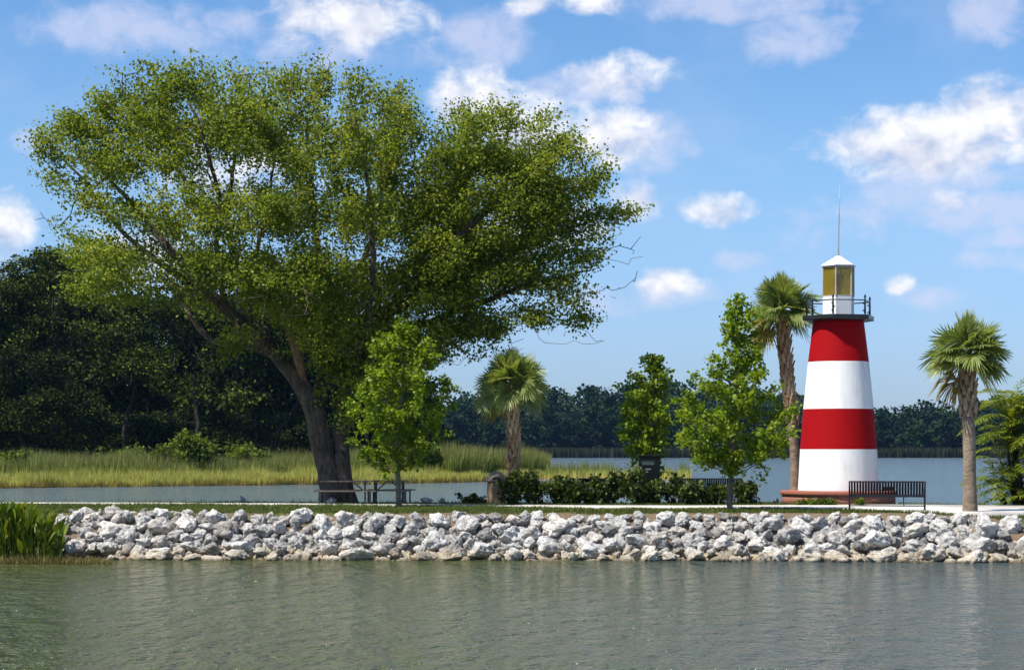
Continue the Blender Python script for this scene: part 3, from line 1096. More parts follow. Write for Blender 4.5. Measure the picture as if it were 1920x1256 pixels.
def cabbage_palm(label, trunk, Y, crown_r, seed, n_live, n_dead, boots, dead_side=0.0, r=.2):
    rg = rg_(seed)
    pts = [P(px, py, Y) for px, py in trunk]
    pts[0][2] = GZ - .08
    root = empty('cabbage_palm', tuple(pts[0]), label, 'palm tree', 'cabbage palms on the bank')
    sk = Skeleton()
    rows = []
    for i, p in enumerate(pts):
        u = i / (len(pts) - 1)
        rows.append((*p, r * (1.18 if i == 0 else 1.0) * (1 - .10 * u)))
    sk.limb(rows, rg, .12, .004)
    link('trunk', sk.mesh('trunk', sk.radii()), root, [M['palm_bark']], True)
    # old leaf boots criss-crossing up the trunk
    A = np.array(sk.pos)
    Ls = np.concatenate([[0], np.cumsum(np.linalg.norm(np.diff(A, axis=0), axis=1))])
    b0, b1 = boots
    bm = bmesh.new()
    k, s_ = 0, Ls[-1] * b0
    while s_ < Ls[-1] * b1:
        p = np.array([np.interp(s_, Ls, A[:, i]) for i in range(3)])
        th = k * 2.39996
        o_ = Vector((math.cos(th), math.sin(th), 0)); sd = Vector((-math.sin(th), math.cos(th), 0))
        q = Vector(p) + o_ * (r * .92)
        ln = .26 + .12 * rg.random()
        tilt = .05 + .07 * rg.random()
        vs = [bm.verts.new(q - sd * .085), bm.verts.new(q + sd * .085), bm.verts.new(q + sd * .035 + o_ * (tilt) + Vector((0, 0, ln))), bm.verts.new(q - sd * .035 + o_ * tilt + Vector((0, 0, ln))),
              bm.verts.new(q - sd * .06 + o_ * .05 - Vector((0, 0, .03))), bm.verts.new(q + sd * .06 + o_ * .05 - Vector((0, 0, .03))), bm.verts.new(q + sd * .025 + o_ * (tilt + .04) + Vector((0, 0, ln - .02))), bm.verts.new(q - sd * .025 + o_ * (tilt + .04) + Vector((0, 0, ln - .02)))]
        for f in ((0, 1, 2, 3), (4, 7, 6, 5), (0, 4, 5, 1), (1, 5, 6, 2), (2, 6, 7, 3), (3, 7, 4, 0)):
            bm.faces.new([vs[i] for i in f])
        s_ += .035; k += 1
    obj('leaf_bases', bm, M['palm_boot'], root)
    top = pts[-1] + np.array([0, 0, .1])
    Vs, Q, T = [], [], []
    for i in range(n_live):
        u = (i + .5) / n_live
        el = math.radians(88 - 118 * u ** 1.25 + rg.normal() * 11)
        az_ = i * 2.39996 + rg.normal() * .2
        fan_frond(rg, top + rg.normal(size=3) * .05, az_, el, crown_r * (.30 + .16 * rg.random()), crown_r * (.50 + .1 * rg.random()), 34, Vs, Q, T, rg.random())
    me = fast_mesh('crown', np.concatenate(Vs), np.array(Q), None, {'tint': T})
    link('crown', me, root, [M['palm_leaf']])
    if n_dead:
        Vs, Q, T = [], [], []
        for i in range(n_dead):
            az_ = dead_side + rg.normal() * .5
            fan_frond(rg, top + np.array([0, 0, -.15]), az_, math.radians(-32 + rg.normal() * 14), crown_r * .5, crown_r * .5, 22, Vs, Q, T, rg.random())
        me = fast_mesh('dying_fronds', np.concatenate(Vs), np.array(Q), None, {'tint': T})
        o = link('dying_fronds', me, root, [M['palm_dead']])
        o["label"] = "yellowed dying lower fronds"
    settle(root)
    return root


cabbage_palm('short palm with rounded green head behind the left end of the hedge', [(962, 950), (961, 900), (963, 830), (960, 770), (961, 728)], 64.6, 1.30, 31, 44, 2, (.05, .98), math.pi * .8, .15)
cabbage_palm('tall curving palm with yellow lower fronds beside the lighthouse', [(1490, 955), (1491, 890), (1486, 800), (1477, 720), (1470, 650), (1467, 590)], 67.0, 1.42, 32, 44, 8, (.42, .98), math.pi * 1.0, .172)
cabbage_palm('palm with straight bare trunk at the right of the metal bench', [(1819, 966), (1818, 900), (1817, 820), (1814, 760), (1815, 672)], 56.3, 1.28, 33, 40, 5, (.62, .99), math.pi * 1.0, .195)


# ------------------------------------------------------------------ feathery palm at the right edge
rg = rg_(41)
YF = 63.0
fp = empty('feather_palm', tuple(P(1925, 950, YF)), 'bushy feather leaved palm clump at the right edge of the photo', 'palm tree')
fp.location.z = GZ - .1
Vs, Q, T = [], [], []
base = np.array(fp.location)
bmst = bmesh.new()
for i in range(30):
    th = rg.random() * 6.283; rr = .75 * rg.random()
    b = base + np.array([rr * math.cos(th), rr * math.sin(th) * .6, 0])
    hgt = .15 + 3.3 * rg.random()
    tp = b + np.array([.45 * math.cos(th), .4 * math.sin(th), hgt])
    tube(bmst, [tuple(b), tuple((b + tp) / 2), tuple(tp)], [.07, .05, .035], 6)
    for k in range(9):
        az_ = rg.random() * 6.283
        el = math.radians(12 + 66 * rg.random())
        Ln = 1.1 + 1.1 * rg.random()
        d = np.array([math.cos(az_) * math.cos(el), math.sin(az_) * math.cos(el), math.sin(el)])
        sd0 = np.array([-math.sin(az_), math.cos(az_), 0])
        n = 26
        pr = None
        tone = rg.random()
        for j in range(n):
            u = j / (n - 1)
            p = tp + d * Ln * u + np.array([0, 0, -.55 * Ln * u * u])
            tg = d + np.array([0, 0, -1.1 * u]); tg /= np.linalg.norm(tg)
            ll = .42 * math.sin(math.pi * (.12 + .86 * u)) + .05
            for sgn in (-1, 1):
                ld_ = sd0 * sgn + tg * .75 + np.array([0, 0, -.12]) + rg.normal(size=3) * .12
                ld_ /= np.linalg.norm(ld_)
                w = np.cross(ld_, np.array([0, 0, 1.0]) + rg.normal(size=3) * .2); w /= np.linalg.norm(w) + 1e-9
                bb = sum(len(v) for v in Vs) if False else len(Vs) * 4
                e1 = p + ld_ * ll * .5; e2 = p + ld_ * ll + np.array([0, 0, -.12 * ll])
                Vs.append(np.array([p, e1 + w * .02, e2, e1 - w * .02]))
                Q.append((bb, bb + 1, bb + 2, bb + 3)); T.extend([tone * .6 + .4 * rg.random()] * 4)
obj('stems', bmst, M['dark_bark'], fp, True)
link('fronds', fast_mesh('fronds', np.concatenate(Vs), np.array(Q), None, {'tint': T}), fp, [M['feather_leaf']])
settle(fp)


# ------------------------------------------------------------------ shrubs
def shrub(name, label, cat, px, py_base, w_px, h_px, Y, seed, leafmat, group, n=60, per=22, sigma=.1, size=.13, gz=GZ, depth=None, spread=1.0, jag=.25):
    rg = rg_(seed)
    b = P(px, py_base, Y); b[2] = gz - .03
    root = empty(name, tuple(b), label, cat, group)
    w, h = w_px * Y / F, h_px * Y / F
    dp = depth if depth else w * .8
    sk = Skeleton()
    sk.add(b, -1, .02)
    ns = 5
    for k in range(ns):
        a = k * 6.283 / ns + rg.random()
        sk.limb([(*b, .02), (b[0] + .15 * w * math.cos(a), b[1] + .15 * dp * math.sin(a), b[2] + h * .35, .015), (b[0] + .3 * w * math.cos(a), b[1] + .3 * dp * math.sin(a), b[2] + h * .7, .01)], rg, .15, .01)
    lob = [(b[0], b[1], b[2] + h * .5, w * .45, dp * .45, h * .42, 1.0)]
    for k in range(4):
        lob.append((b[0] + rg.normal() * w * .25, b[1] + rg.normal() * dp * .25, b[2] + h * (.6 + .25 * rg.random()), w * .2, dp * .2, h * jag, .6))
    att = sample_lobes(lob, n, rg, .4)
    att[:, 2] = np.maximum(att[:, 2], b[2] + .06 * h)
    tips = sk.attract(att, rg, .1, .2, .03, .05)
    link('stems', sk.mesh('stems', sk.radii(.005)), root, [M['dark_bark']], True)
    c, s = leaf_cloud(np.array(sk.pos)[tips], per, sigma, size, rg, .9)
    leaf_object('foliage', leaf_quads(c, s, rg, .5, .40), M[leafmat], root, rg)
    settle(root)
    return root


hedge = [(958, 52, 62, 'shrub growing against the domed stone bin, leftmost of the hedge', .33),
         (1003, 46, 56, 'shrub in the hedge just right of the short palm trunk', .3),
         (1042, 42, 52, 'low open shrub in the hedge with lake showing through its stems', .3),
         (1078, 46, 46, 'shrub in the hedge standing before the left end of the hidden bench', .3),
         (1115, 46, 47, 'shrub in the hedge hiding the middle of the bench behind it', .3),
         (1150, 44, 62, 'yellowish tipped shrub in the hedge just left of the sign cabinet', .3),
         (1190, 42, 58, 'shrub in the hedge at the left foot of the sign cabinet', .3),
         (1228, 40, 44, 'low shrub in the hedge directly below the sign cabinet', .25),
         (1262, 40, 54, 'shrub in the hedge just right of the sign cabinet', .3),
         (1298, 46, 44, 'dense rounded shrub in the hedge left of the cone shaped tree trunk', .2),
         (1338, 46, 38, 'clipped shrub in the hedge in front of the right hidden bench', .2),
         (1396, 54, 46, 'rounded shrub at the right end of the hedge beside the tree trunk', .2)]
for i, (px, w, h, lb, jg) in enumerate(hedge):
    shrub('hedge_shrub', 'dark leafy ' + lb, 'shrub', px, 950, w, h, 63.4 + (i % 3) * .25, 100 + i, 'shrub_leaf', 'shrubs of the hedge along the path', n=int(46 * w / 44), per=24, sigma=.085, size=.13, jag=jg * 1.25, depth=.8)
shrub('weed_patch', 'bright green weeds growing against the red brick lighthouse base', 'weeds', 1528, 949, 86, 14, 62.75, 140, 'bush_leaf', None, n=60, per=22, sigma=.05, size=.09, depth=.35)
shrub('weed_patch', 'small green weed against the brick base seen under the bench seat', 'weeds', 1612, 949, 20, 14, 62.8, 141, 'bush_leaf', None, n=18, per=20, sigma=.05, size=.09, depth=.3)
shrub('low_shrub', 'low dark green plants beside the white rock left of the stone bin', 'shrub', 885, 947, 40, 18, 65.2, 142, 'shrub_leaf', None, n=40, per=18, sigma=.06, size=.11, depth=.6)

# marsh bushes
for i, (px, py, w, h, Y, lb) in enumerate([(350, 884, 130, 76, 172, 'rounded yellow green bush standing out of the marsh reeds at left'), (250, 872, 50, 54, 178, 'small pale green sapling bush left of the rounded marsh bush'),
                                           (800, 884, 60, 62, 182, 'olive bush in the marsh behind the young tree by the picnic tables'), (10, 880, 70, 44, 165, 'green bush in the marsh at the left edge of the photo'),
                                           (455, 880, 60, 50, 176, 'small pale bush in the reeds left of the oak trunk'), (460, 822, 40, 60, 186, 'thin upright shrub at the dark forest edge left of the oak')]):
    shrub('marsh_bush', lb, 'bush', px, py, w, h, Y, 150 + i, 'bush_leaf', 'bushes in the marsh', n=110 if w > 100 else 55, per=34, sigma=.30, size=.36, gz=.55, jag=.3)


# ------------------------------------------------------------------ forest on the left
def forest_tree(label, lobes, Y, base_px, seed, n, per=80, size=.27, sigma=.5, moss=0, leaf='forest_leaf'):
    rg = rg_(seed)
    b = P(base_px, 850, Y); b[2] = .6
    root = empty('forest_tree', tuple(b), label, 'tree', 'trees of the dark wood behind the marsh')
    lob = [px_lobe(cx, cy, rx, ry, Y + dy_) for cx, cy, rx, ry, dy_ in lobes]
    top = np.mean([l[:3] for l in lob], axis=0)
    sk = Skeleton()
    sk.limb([(*b, .30), (*(b + (top - b) * .35 + np.array([rg.normal() * .9, 0, 0])), .24), (*(b + (top - b) * .7 + np.array([rg.normal() * 1.0, 0, 0])), .18), (*top, .10)], rg, 1.0, .08)
    sub = []
    for l in lob:
        for _ in range(7):
            d = rg.normal(size=3); d /= np.linalg.norm(d); d[2] = d[2] * .8 + .15
            q = .38 + .2 * rg.random()
            sub.append((l[0] + d[0] * l[3] * .72, l[1] + d[1] * l[4] * .72, l[2] + d[2] * l[5] * .72, l[3] * q, l[4] * q, l[5] * q * .75, 1.0))
    att = np.concatenate([sample_lobes(sub, int(n * .8), rg, .3), sample_lobes(lob, n - int(n * .8), rg, .5)])
    tips = sk.attract(att, rg, .2, 1.2, .2, .05)
    link('trunk', sk.mesh('trunk', sk.radii(.03)), root, [M['dark_bark']], True)
    Tp = np.array(sk.pos)[tips]
    c, s = leaf_cloud(Tp, per, sigma, size, rg, .6)
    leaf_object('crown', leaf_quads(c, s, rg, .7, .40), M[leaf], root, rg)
    if moss:
        Vq = []
        for k in range(moss):
            p = Tp[rg.integers(len(Tp))] + rg.normal(size=3) * .4
            for q_ in range(7):
                o_ = p + rg.normal(size=3) * np.array([.18, .18, .3])
                L_ = .7 + 1.5 * rg.random()
                w = .02 + .035 * rg.random()
                a = rg.random() * 3.14
                sd = np.array([math.cos(a), math.sin(a), 0]) * w
                sw = rg.normal(size=3) * .08; sw[2] = 0
                Vq.append([o_ - sd, o_ + sd, o_ + sw + sd * .3 + np.array([0, 0, -L_]), o_ + sw - sd * .3 + np.array([0, 0, -L_])])
        Vq = np.array(Vq)
        mo_ = link('hanging_moss', fast_mesh('hanging_moss', Vq.reshape(-1, 3), np.arange(len(Vq) * 4).reshape(-1, 4)), root, [M['moss']])
        mo_["kind"] = 'stuff'
    settle(root)


FT = [
    ('dense dark tree at the left edge with low rounded boughs above the marsh', [(40, 700, 90, 50, 0), (130, 740, 80, 40, -2), (60, 780, 90, 36, -3), (-40, 740, 80, 60, 0)], 186, 40, 260, 8),
    ('broad dark tree whose bright upper crown fills the left edge at mid height', [(60, 590, 110, 55, 0), (150, 600, 70, 40, -2), (-20, 560, 90, 60, 0), (110, 545, 80, 36, 1), (40, 640, 90, 40, -1)], 194, 70, 300, 8),
    ('tallest tree of the wood, its top meeting the sky at the left edge', [(70, 500, 70, 28, 0), (20, 520, 70, 36, 0), (120, 500, 60, 34, 2), (40, 550, 110, 40, 2), (150, 540, 60, 40, 2)], 206, 60, 260, 0),
    ('dark tree with a drooping green bough hanging low left of the oak trunk', [(280, 690, 62, 34, -3), (330, 725, 40, 24, -4), (240, 650, 60, 40, 0), (215, 700, 40, 40, 0), (200, 620, 60, 40, 2)], 184, 240, 220, 14),
    ('dark tree under the oak crown with grey moss hanging from its limbs', [(330, 610, 90, 40, 2), (420, 600, 80, 40, 4), (260, 590, 80, 40, 4), (470, 640, 60, 40, 6)], 200, 350, 220, 26),
    ('shaded tree standing just left of the leaning oak trunk in the dark', [(500, 640, 80, 60, 2), (570, 620, 80, 60, 4), (520, 570, 90, 50, 5)], 204, 520, 200, 20),
    ('shaded tree of the wood filling the gap right of the oak trunks', [(660, 660, 70, 60, 0), (720, 690, 60, 60, 2), (640, 740, 50, 50, 3), (700, 760, 50, 40, 0)], 200, 680, 220, 10),
    ('tree at the right end of the dark wood, half behind the young tree', [(770, 700, 46, 60, 0), (780, 770, 40, 40, 0), (740, 750, 50, 50, 2), (745, 650, 50, 40, 2), (790, 815, 32, 24, 0)], 204, 765, 220, 4),
]
for i, (lb, lobes, Y, bx_, n, mo) in enumerate(FT):
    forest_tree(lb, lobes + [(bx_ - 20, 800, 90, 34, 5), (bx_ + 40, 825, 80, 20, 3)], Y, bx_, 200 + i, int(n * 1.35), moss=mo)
bk = ['behind the drooping bough', 'at the left edge', 'behind the oak crown', 'behind the leaning oak trunk', 'behind the oak fork', 'behind the young tree', 'between the left edge and the oak', 'under the left side of the oak crown', 'near the right end of the wood']
for i, px in enumerate(range(-90, 790, 88)):
    top = 560 if px < 600 else 610
    lobes = [(px, top + 40, 75, 60, 0), (px + 20, top + 120, 80, 70, 1), (px - 20, top + 200, 80, 60, -1), (px, top + 255, 80, 40, 0), (px, top + 285, 85, 26, -2), (px + 44, top + 230, 60, 60, 3), (px + 44, top + 150, 60, 60, 3)]
    forest_tree('shaded back row tree of the dark wood, number %d' % i if False else ['dim tree deep in the dark wood beyond the left edge trees', 'dim tree deep in the wood at the left edge', 'dim tree deep in the wood behind the low rounded boughs', 'dim tree deep in the wood left of the drooping bough', 'dim tree deep in the wood behind the drooping green bough', 'dim tree deep in the wood behind the rounded marsh bush', 'dim tree deep in the wood left of the oak trunk', 'dim tree deep in the wood directly behind the oak trunks', 'dim tree deep in the wood behind the oak right trunk', 'dim tree deep in the wood behind the young tree by the tables'][i],
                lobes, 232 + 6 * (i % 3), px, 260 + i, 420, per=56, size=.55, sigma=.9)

# ------------------------------------------------------------------ far woods across the lake
rg = rg_(51)
SKY = [(-900, 700), (700, 745), (815, 752), (860, 742), (920, 735), (1000, 726), (1080, 722), (1150, 726), (1220, 716), (1290, 712), (1350, 722), (1420, 728), (1480, 738), (1530, 742), (1600, 764), (1660, 768), (1720, 762), (1745, 748), (1775, 758), (1800, 752), (1830, 745), (1862, 748), (1900, 738), (2600, 735)]
C_, S_, T_ = [], [], []
px = 560.0
trees = []
while px < 2300:
    for row in range(3):
        Yt = 705 + row * 32 + rg.random() * 22
        x_ = px + rg.normal() * 10
        top = np.interp(x_, [a for a, b in SKY], [b for a, b in SKY]) + (rg.random() - .35) * 11 + (2 - row) * 20 * rg.random() + (22 if row == 0 else 0)
        trees.append((x_, top, Yt))
    px += 11 + 9 * rg.random()
for x_, top, Yt in trees:
    cx = GX(x_, Yt)
    zt = CH + (HY - top) * Yt / F
    hgt = zt - 1.0
    wd = min(6.5, 2.6 + hgt * .16) * (.75 + .5 * rg.random())
    n = 760
    tone = rg.random()
    nl = 9
    lc = np.array([[cx + rg.normal() * wd * .5, Yt + rg.normal() * wd * .5, zt - hgt * (k / nl) ** .9 - wd * .35] for k in range(nl)])
    k = rg.integers(nl, size=n)
    d = rg.normal(size=(n, 3)); d /= np.linalg.norm(d, axis=1, keepdims=True)
    rr = rg.random(n) ** .4
    c = lc[k] + d * rr[:, None] * np.array([wd * .62, wd * .62, wd * .5])
    c[:, 2] = np.maximum(c[:, 2], .4)
    C_.append(c); S_.append(1.35 * (.6 + .8 * rg.random(n))); T_.append(np.clip(tone * .7 + rg.normal(size=n) * .15, 0, 1))
C_ = np.concatenate(C_); S_ = np.concatenate(S_); T_ = np.concatenate(T_)
o = leaf_object('far_woods', leaf_quads(C_, S_, rg, .7, .45), M['far_leaf'], None, rg, T_)
tag(o, 'hazy dark blue green woods along the far shore of the lake', 'woods', None, 'stuff')


# ------------------------------------------------------------------ grasses
def blades(base, h, w, lean, rg, droop=0.0):
    n = len(base)
    a = rg.random(n) * 6.283
    sd = np.stack([np.cos(a), np.sin(a), np.zeros(n)], 1) * (w * .5)[:, None]
    b = rg.random(n) * 6.283
    ln = np.stack([np.cos(b), np.sin(b), np.zeros(n)], 1) * (lean * h * rg.random(n))[:, None]
    up = np.stack([np.zeros(n), np.zeros(n), h], 1)
    Vb = np.empty((n, 5, 3))
    Vb[:, 0] = base - sd; Vb[:, 1] = base + sd
    m_ = base + up * .55 + ln * .4
    Vb[:, 2] = m_ + sd * .8; Vb[:, 3] = m_ - sd * .8
    Vb[:, 4] = base + up * (1 - droop) + ln
    i = np.arange(n)[:, None] * 5
    q = i + np.array([[0, 1, 2, 3]]); t3 = i + np.array([[3, 2, 4]])
    hh = np.tile([0, 0, .55, .55, 1.0], n)
    ti = np.repeat(rg.random(n), 5)
    return Vb.reshape(-1, 3), q, t3, {'h': hh, 'tint': ti}


def grass_obj(name, material, base, h, w, lean, seed, label, cat, droop=0.0):
    Vb, q, t3, at = blades(base, h, w, lean, rg_(seed), droop)
    o = link(name, fast_mesh(name, Vb, q, t3, at), None, [material])
    return tag(o, label, cat, None, 'stuff')


rg = rg_(61)
# short yellow marsh grass, standing in the water's edge
n = 60000
X = -46 + 51 * rg.random(n)
fr = np.interp(X, [a for a, b in MB[:10]], [b for a, b in MB[:10]])
wob = np.array([mnoise.noise(Vector((x * .35, 7.3, 0))) for x in X])
Y = fr - .5 + wob * 1.6 + (rg.random(n) ** 1.5) * np.where(X > -3, 5, 14)
cl = np.array([mnoise.noise(Vector((x * .5, y * .4, 1.7))) for x, y in zip(X, Y)])
h = (.85 + .06 * np.clip(Y - fr, 0, 12) + .5 * cl) * (.55 + .7 * rg.random(n)) * np.where(X > -3, .85, 1.0)
base = np.stack([X, Y, np.zeros(n) + .0], 1)
grass_obj('marsh_grass', M['marsh_grass'], base, h, .035 + .03 * rg.random(n), .35, 62, 'short yellow green marsh grass along the far waterline', 'grass')
# taller cattails behind
n = 60000
X = -46 + 50 * rg.random(n)
fr = np.interp(X, [a for a, b in MB[:10]], [b for a, b in MB[:10]])
wob = np.array([mnoise.noise(Vector((x * .22, 2.3, 0))) + .5 * mnoise.noise(Vector((x * .7, 5.3, 0))) for x in X])
Y = fr + np.where(X > -6, 3.5, 9) + wob * np.where(X > -6, 2, 5) + rg.random(n) * np.where(X > -6, 9, 17)
cl = np.array([mnoise.noise(Vector((x * .22, y * .25, 4.1))) for x, y in zip(X, Y)])
top = np.interp((X * F / Y) + CX, [0, 120, 280, 420, 600, 820, 1000, 1060, 1120], [2.6, 2.4, 2.5, 2.3, 2.5, 3.2, 2.8, 2.1, 1.4])
h = (top + 1.0 * cl) * (.55 + .55 * rg.random(n))
base = np.stack([X, Y, np.zeros(n) + .15], 1)
grass_obj('cattails', M['reed'], base, h, .04 + .04 * rg.random(n), .30, 63, 'tall green cattail reeds behind the marsh grass', 'reeds')
# sparse reeds standing in open water behind the hedge
Xs, Ys = [], []
for k in range(46):
    pxc = 1020 + 390 * rg.random() if k > 16 else 1020 + 150 * rg.random()
    Yc = 196 + 16 * rg.random()
    m_ = 50
    Xs.append(GX(pxc, Yc) + rg.normal(size=m_) * .35); Ys.append(Yc + rg.normal(size=m_) * .7)
X = np.concatenate(Xs); Y = np.concatenate(Ys); n = len(X)
keep = (X * F / Y + CX) < 1296
X, Y = X[keep], Y[keep]; n = len(X)
grass_obj('water_reeds', M['reed'], np.stack([X, Y, np.zeros(n) - .05], 1), 1.0 + 1.1 * rg.random(n), .035 + .03 * rg.random(n), .25, 64, 'sparse green reeds standing in the open lake behind the hedge', 'reeds')
n = 2600
pxr = 1000 + 296 * rg.random(n) ** .8; Y = 193 + 12 * rg.random(n)
grass_obj('yellow_reeds', M['marsh_grass'], np.stack([GX(pxr, Y), Y, np.zeros(n) - .03], 1), .6 + .6 * rg.random(n), .04 + .03 * rg.random(n), .4, 65, 'yellow grass tufts standing in the water behind the hedge', 'grass')
# dark reeds at the foot of the far woods
n = 26000
X = -110 + 330 * rg.random(n); Y = 686 + 12 * rg.random(n)
M['far_reed'] = blade_mat('far_reed', (.03, .035, .012), (.035, .045, .014), (.05, .05, .02), .5)
grass_obj('far_reeds', M['far_reed'], np.stack([X, Y, np.zeros(n)], 1), 2.2 + 1.8 * rg.random(n), .35 + .3 * rg.random(n), .3, 66, 'low dark reed belt along the foot of the far woods', 'reeds')

# lawn on the bank
n = 110000
px = -60 + 2040 * rg.random(n); Y = 54.6 + 12.2 * rg.random(n)
X = (px - CX) * Y / F
near = np.interp((X * F / 61.0) + CX, [p[0] for p in pth], [p[1] for p in pth]); far = np.interp((X * F / 61.0) + CX, [p[0] for p in pth], [p[2] for p in pth])
cl = np.array([mnoise.noise(Vector((x * .9, y * .9, 2.2))) for x, y in zip(X, Y)])
keep = ((Y < near) | (Y > far)) & (Y > 55.5 + cl * 1.6) & (np.hypot(X - GX(1571, 65), Y - 65.0) > 2.05)
X, Y, cl = X[keep], Y[keep], cl[keep]
Z = np.array([bank_z(x, y) for x, y in zip(X, Y)])
ok = Z > .6
X, Y, Z, cl = X[ok], Y[ok], Z[ok], cl[ok]
n = len(X)
grass_obj('lawn_grass', M['lawn'], np.stack([X, Y, Z - .01], 1), (.07 + .05 * cl) * (.6 + .8 * rg.random(n)) + .02, .012 + .012 * rg.random(n), .7, 67, 'mown green grass on the bank beside the path', 'grass')
# longer weeds along the back edge of the bank
n = 5000
px = -40 + 1000 * rg.random(n) ** .9; Y0 = np.array([lerp_tab(BACK, (p - CX) * 67 / F) for p in px]) - 1.6 + .9 * rg.random(n)
X = (px - CX) * Y0 / F
cl = np.array([mnoise.noise(Vector((x * .8, 3, 0))) for x in X])
keep = cl > -.05
X, Y0 = X[keep], Y0[keep]; n = len(X)
grass_obj('edge_weeds', M['lawn'], np.stack([X, Y0, np.array([bank_z(a, b) for a, b in zip(X, Y0)]) - .02], 1), .10 + .22 * rg.random(n) ** 2, .015 + .012 * rg.random(n), .6, 68, 'straggling weeds along the back edge of the bank', 'weeds')

# ------------------------------------------------------------------ broad leaved water plants at lower left
rg = rg_(71)
wp = empty('water_plants', (GX(25, 52.2), 52.2, -.05), 'clump of tall broad leaved water plants growing at the lower left shore', 'plants')
Vs, Q, T = [], [], []
vi = 0
for i in range(900):
    u = rg.random()
    pxc = -150 + 262 * u
    Yb = 51.4 + 2.3 * rg.random()
    b = np.array([GX(pxc, Yb), Yb, -.05])
    hmax = 1.72 * (1 - max(0, (pxc - 40) / 110) ** 1.5 * .55)
    H = hmax * (.35 + .65 * rg.random() ** .7)
    a = rg.random() * 6.283
    lean = .06 + .26 * rg.random()
    d = np.array([math.cos(a), math.sin(a), 0])
    L = .38 + .22 * rg.random()
    W_ = .045 + .035 * rg.random()
    p0 = b; p1 = b + d * lean * H * .5 + np.array([0, 0, H - L * .9])
    up = np.array([0, 0, 1.0])
    ld_ = d * (.15 + .45 * rg.random()) + up * .95; ld_ /= np.linalg.norm(ld_)
    s_ = np.cross(ld_, rg.normal(size=3)); s_ /= np.linalg.norm(s_)
    tone = rg.random()
    q1 = p1 + ld_ * L * .35; q2 = p1 + ld_ * L * .7; q3 = p1 + ld_ * L + d * .05 - up * .03
    st = np.cross(d, up); st /= np.linalg.norm(st)
    Vs.append(np.array([p0 - st * .012, p0 + st * .012, p1 + st * .009, p1 - st * .009, p1, q1 + s_ * W_, q1 - s_ * W_, q2 + s_ * W_ * .85, q2 - s_ * W_ * .85, q3]))
    Q += [(vi, vi + 1, vi + 2, vi + 3), (vi + 6, vi + 5, vi + 7, vi + 8)]
    T.append(tone)
    vi += 10
tri = []
for k in range(len(T)):
    tri += [(k * 10 + 4, k * 10 + 5, k * 10 + 6), (k * 10 + 8, k * 10 + 7, k * 10 + 9)]
link('leaves', fast_mesh('leaves', np.concatenate(Vs), np.array(Q), np.array(tri), {'tint': np.repeat(T, 10)}), wp, [M['water_plant']])
settle(wp)
n = 3600
px = -140 + 350 * rg.random(n) ** 1.15; Y = 51.0 + 1.6 * rg.random(n)
h = np.interp(px, [-140, 60, 130, 210], [.30, .30, .26, .15]) * (.4 + .7 * rg.random(n))
grass_obj('shore_grass', M['dead_grass'], np.stack([(px - CX) * Y / F, Y, np.zeros(n) - .03], 1), h, .014 + .012 * rg.random(n), .9, 72, 'tangled straw coloured grass at the foot of the water plants', 'grass')

# ------------------------------------------------------------------ riprap boulders
def rock_mesh(name, seed, sub=4):
    rg = rg_(seed)
    bm = bmesh.new()
    bmesh.ops.create_icosphere(bm, subdivisions=sub, radius=1.0)
    pl = []
    for k in range(13):
        n_ = rg.normal(size=3); n_ /= np.linalg.norm(n_)
        pl.append((Vector(n_), .52 + .30 * rg.random()))
    off = Vector(rg.random(3) * 50)
    for v in bm.verts:
        p = v.co.copy()
        for n_, d in pl:
            k = p.dot(n_) - d
            if k > 0:
                p -= n_ * k * .93
        k = mnoise.fractal(p * 1.7 + off, 1.0, 2.1, 4) * .19 + mnoise.fractal(p * 4.5 + off, .8, 2.1, 4) * .075
        rid = abs(mnoise.noise(p * 2.6 + off * 2))
        k -= max(0, .16 - rid) * .9
        v.co = p + v.co.normalized() * k
    me = bpy.data.meshes.new(name)
    bm.to_mesh(me); bm.free()
    me.materials.append(M['rock'])
    me.polygons.foreach_set("use_smooth", np.ones(len(me.polygons), dtype=bool))
    return me


protos = [rock_mesh('boulder', 300 + k) for k in range(12)]
MARKS = [(-1e9, 210, 'by the water plants'), (210, 400, 'right of the water plants'), (400, 585, 'left of the picnic tables'), (585, 690, 'below the left picnic table'), (690, 775, 'below the right picnic table'),
         (775, 905, 'between tables and stone bin'), (905, 985, 'below the domed stone bin'), (985, 1095, 'below the left hedge'), (1095, 1190, 'below the middle hedge'),
         (1190, 1250, 'below the dark sign cabinet'), (1250, 1340, 'below the right hedge'), (1340, 1425, 'below the cone shaped tree'), (1425, 1500, 'below the brick base'),
         (1500, 1590, 'below the white lighthouse foot'), (1590, 1665, 'below the left bench half'), (1665, 1750, 'below the right bench half'), (1750, 1860, 'below the bare trunked palm'), (1860, 1e9, 'at the far right')]
rg = rg_(81)
rocks = []     # x,y,z,size


def slope_pt(X, u):
    f = lerp_tab(FRONT, X)
    topY = f + 2.25
    Yp = f - .10 + (topY - f) * u
    z = -.10 + 1.22 * min(1, u * 1.02)
    dip = .42 * max(0.0, min(1.0, (X - 12.6) / 2.6)) * u
    return Yp, z - dip


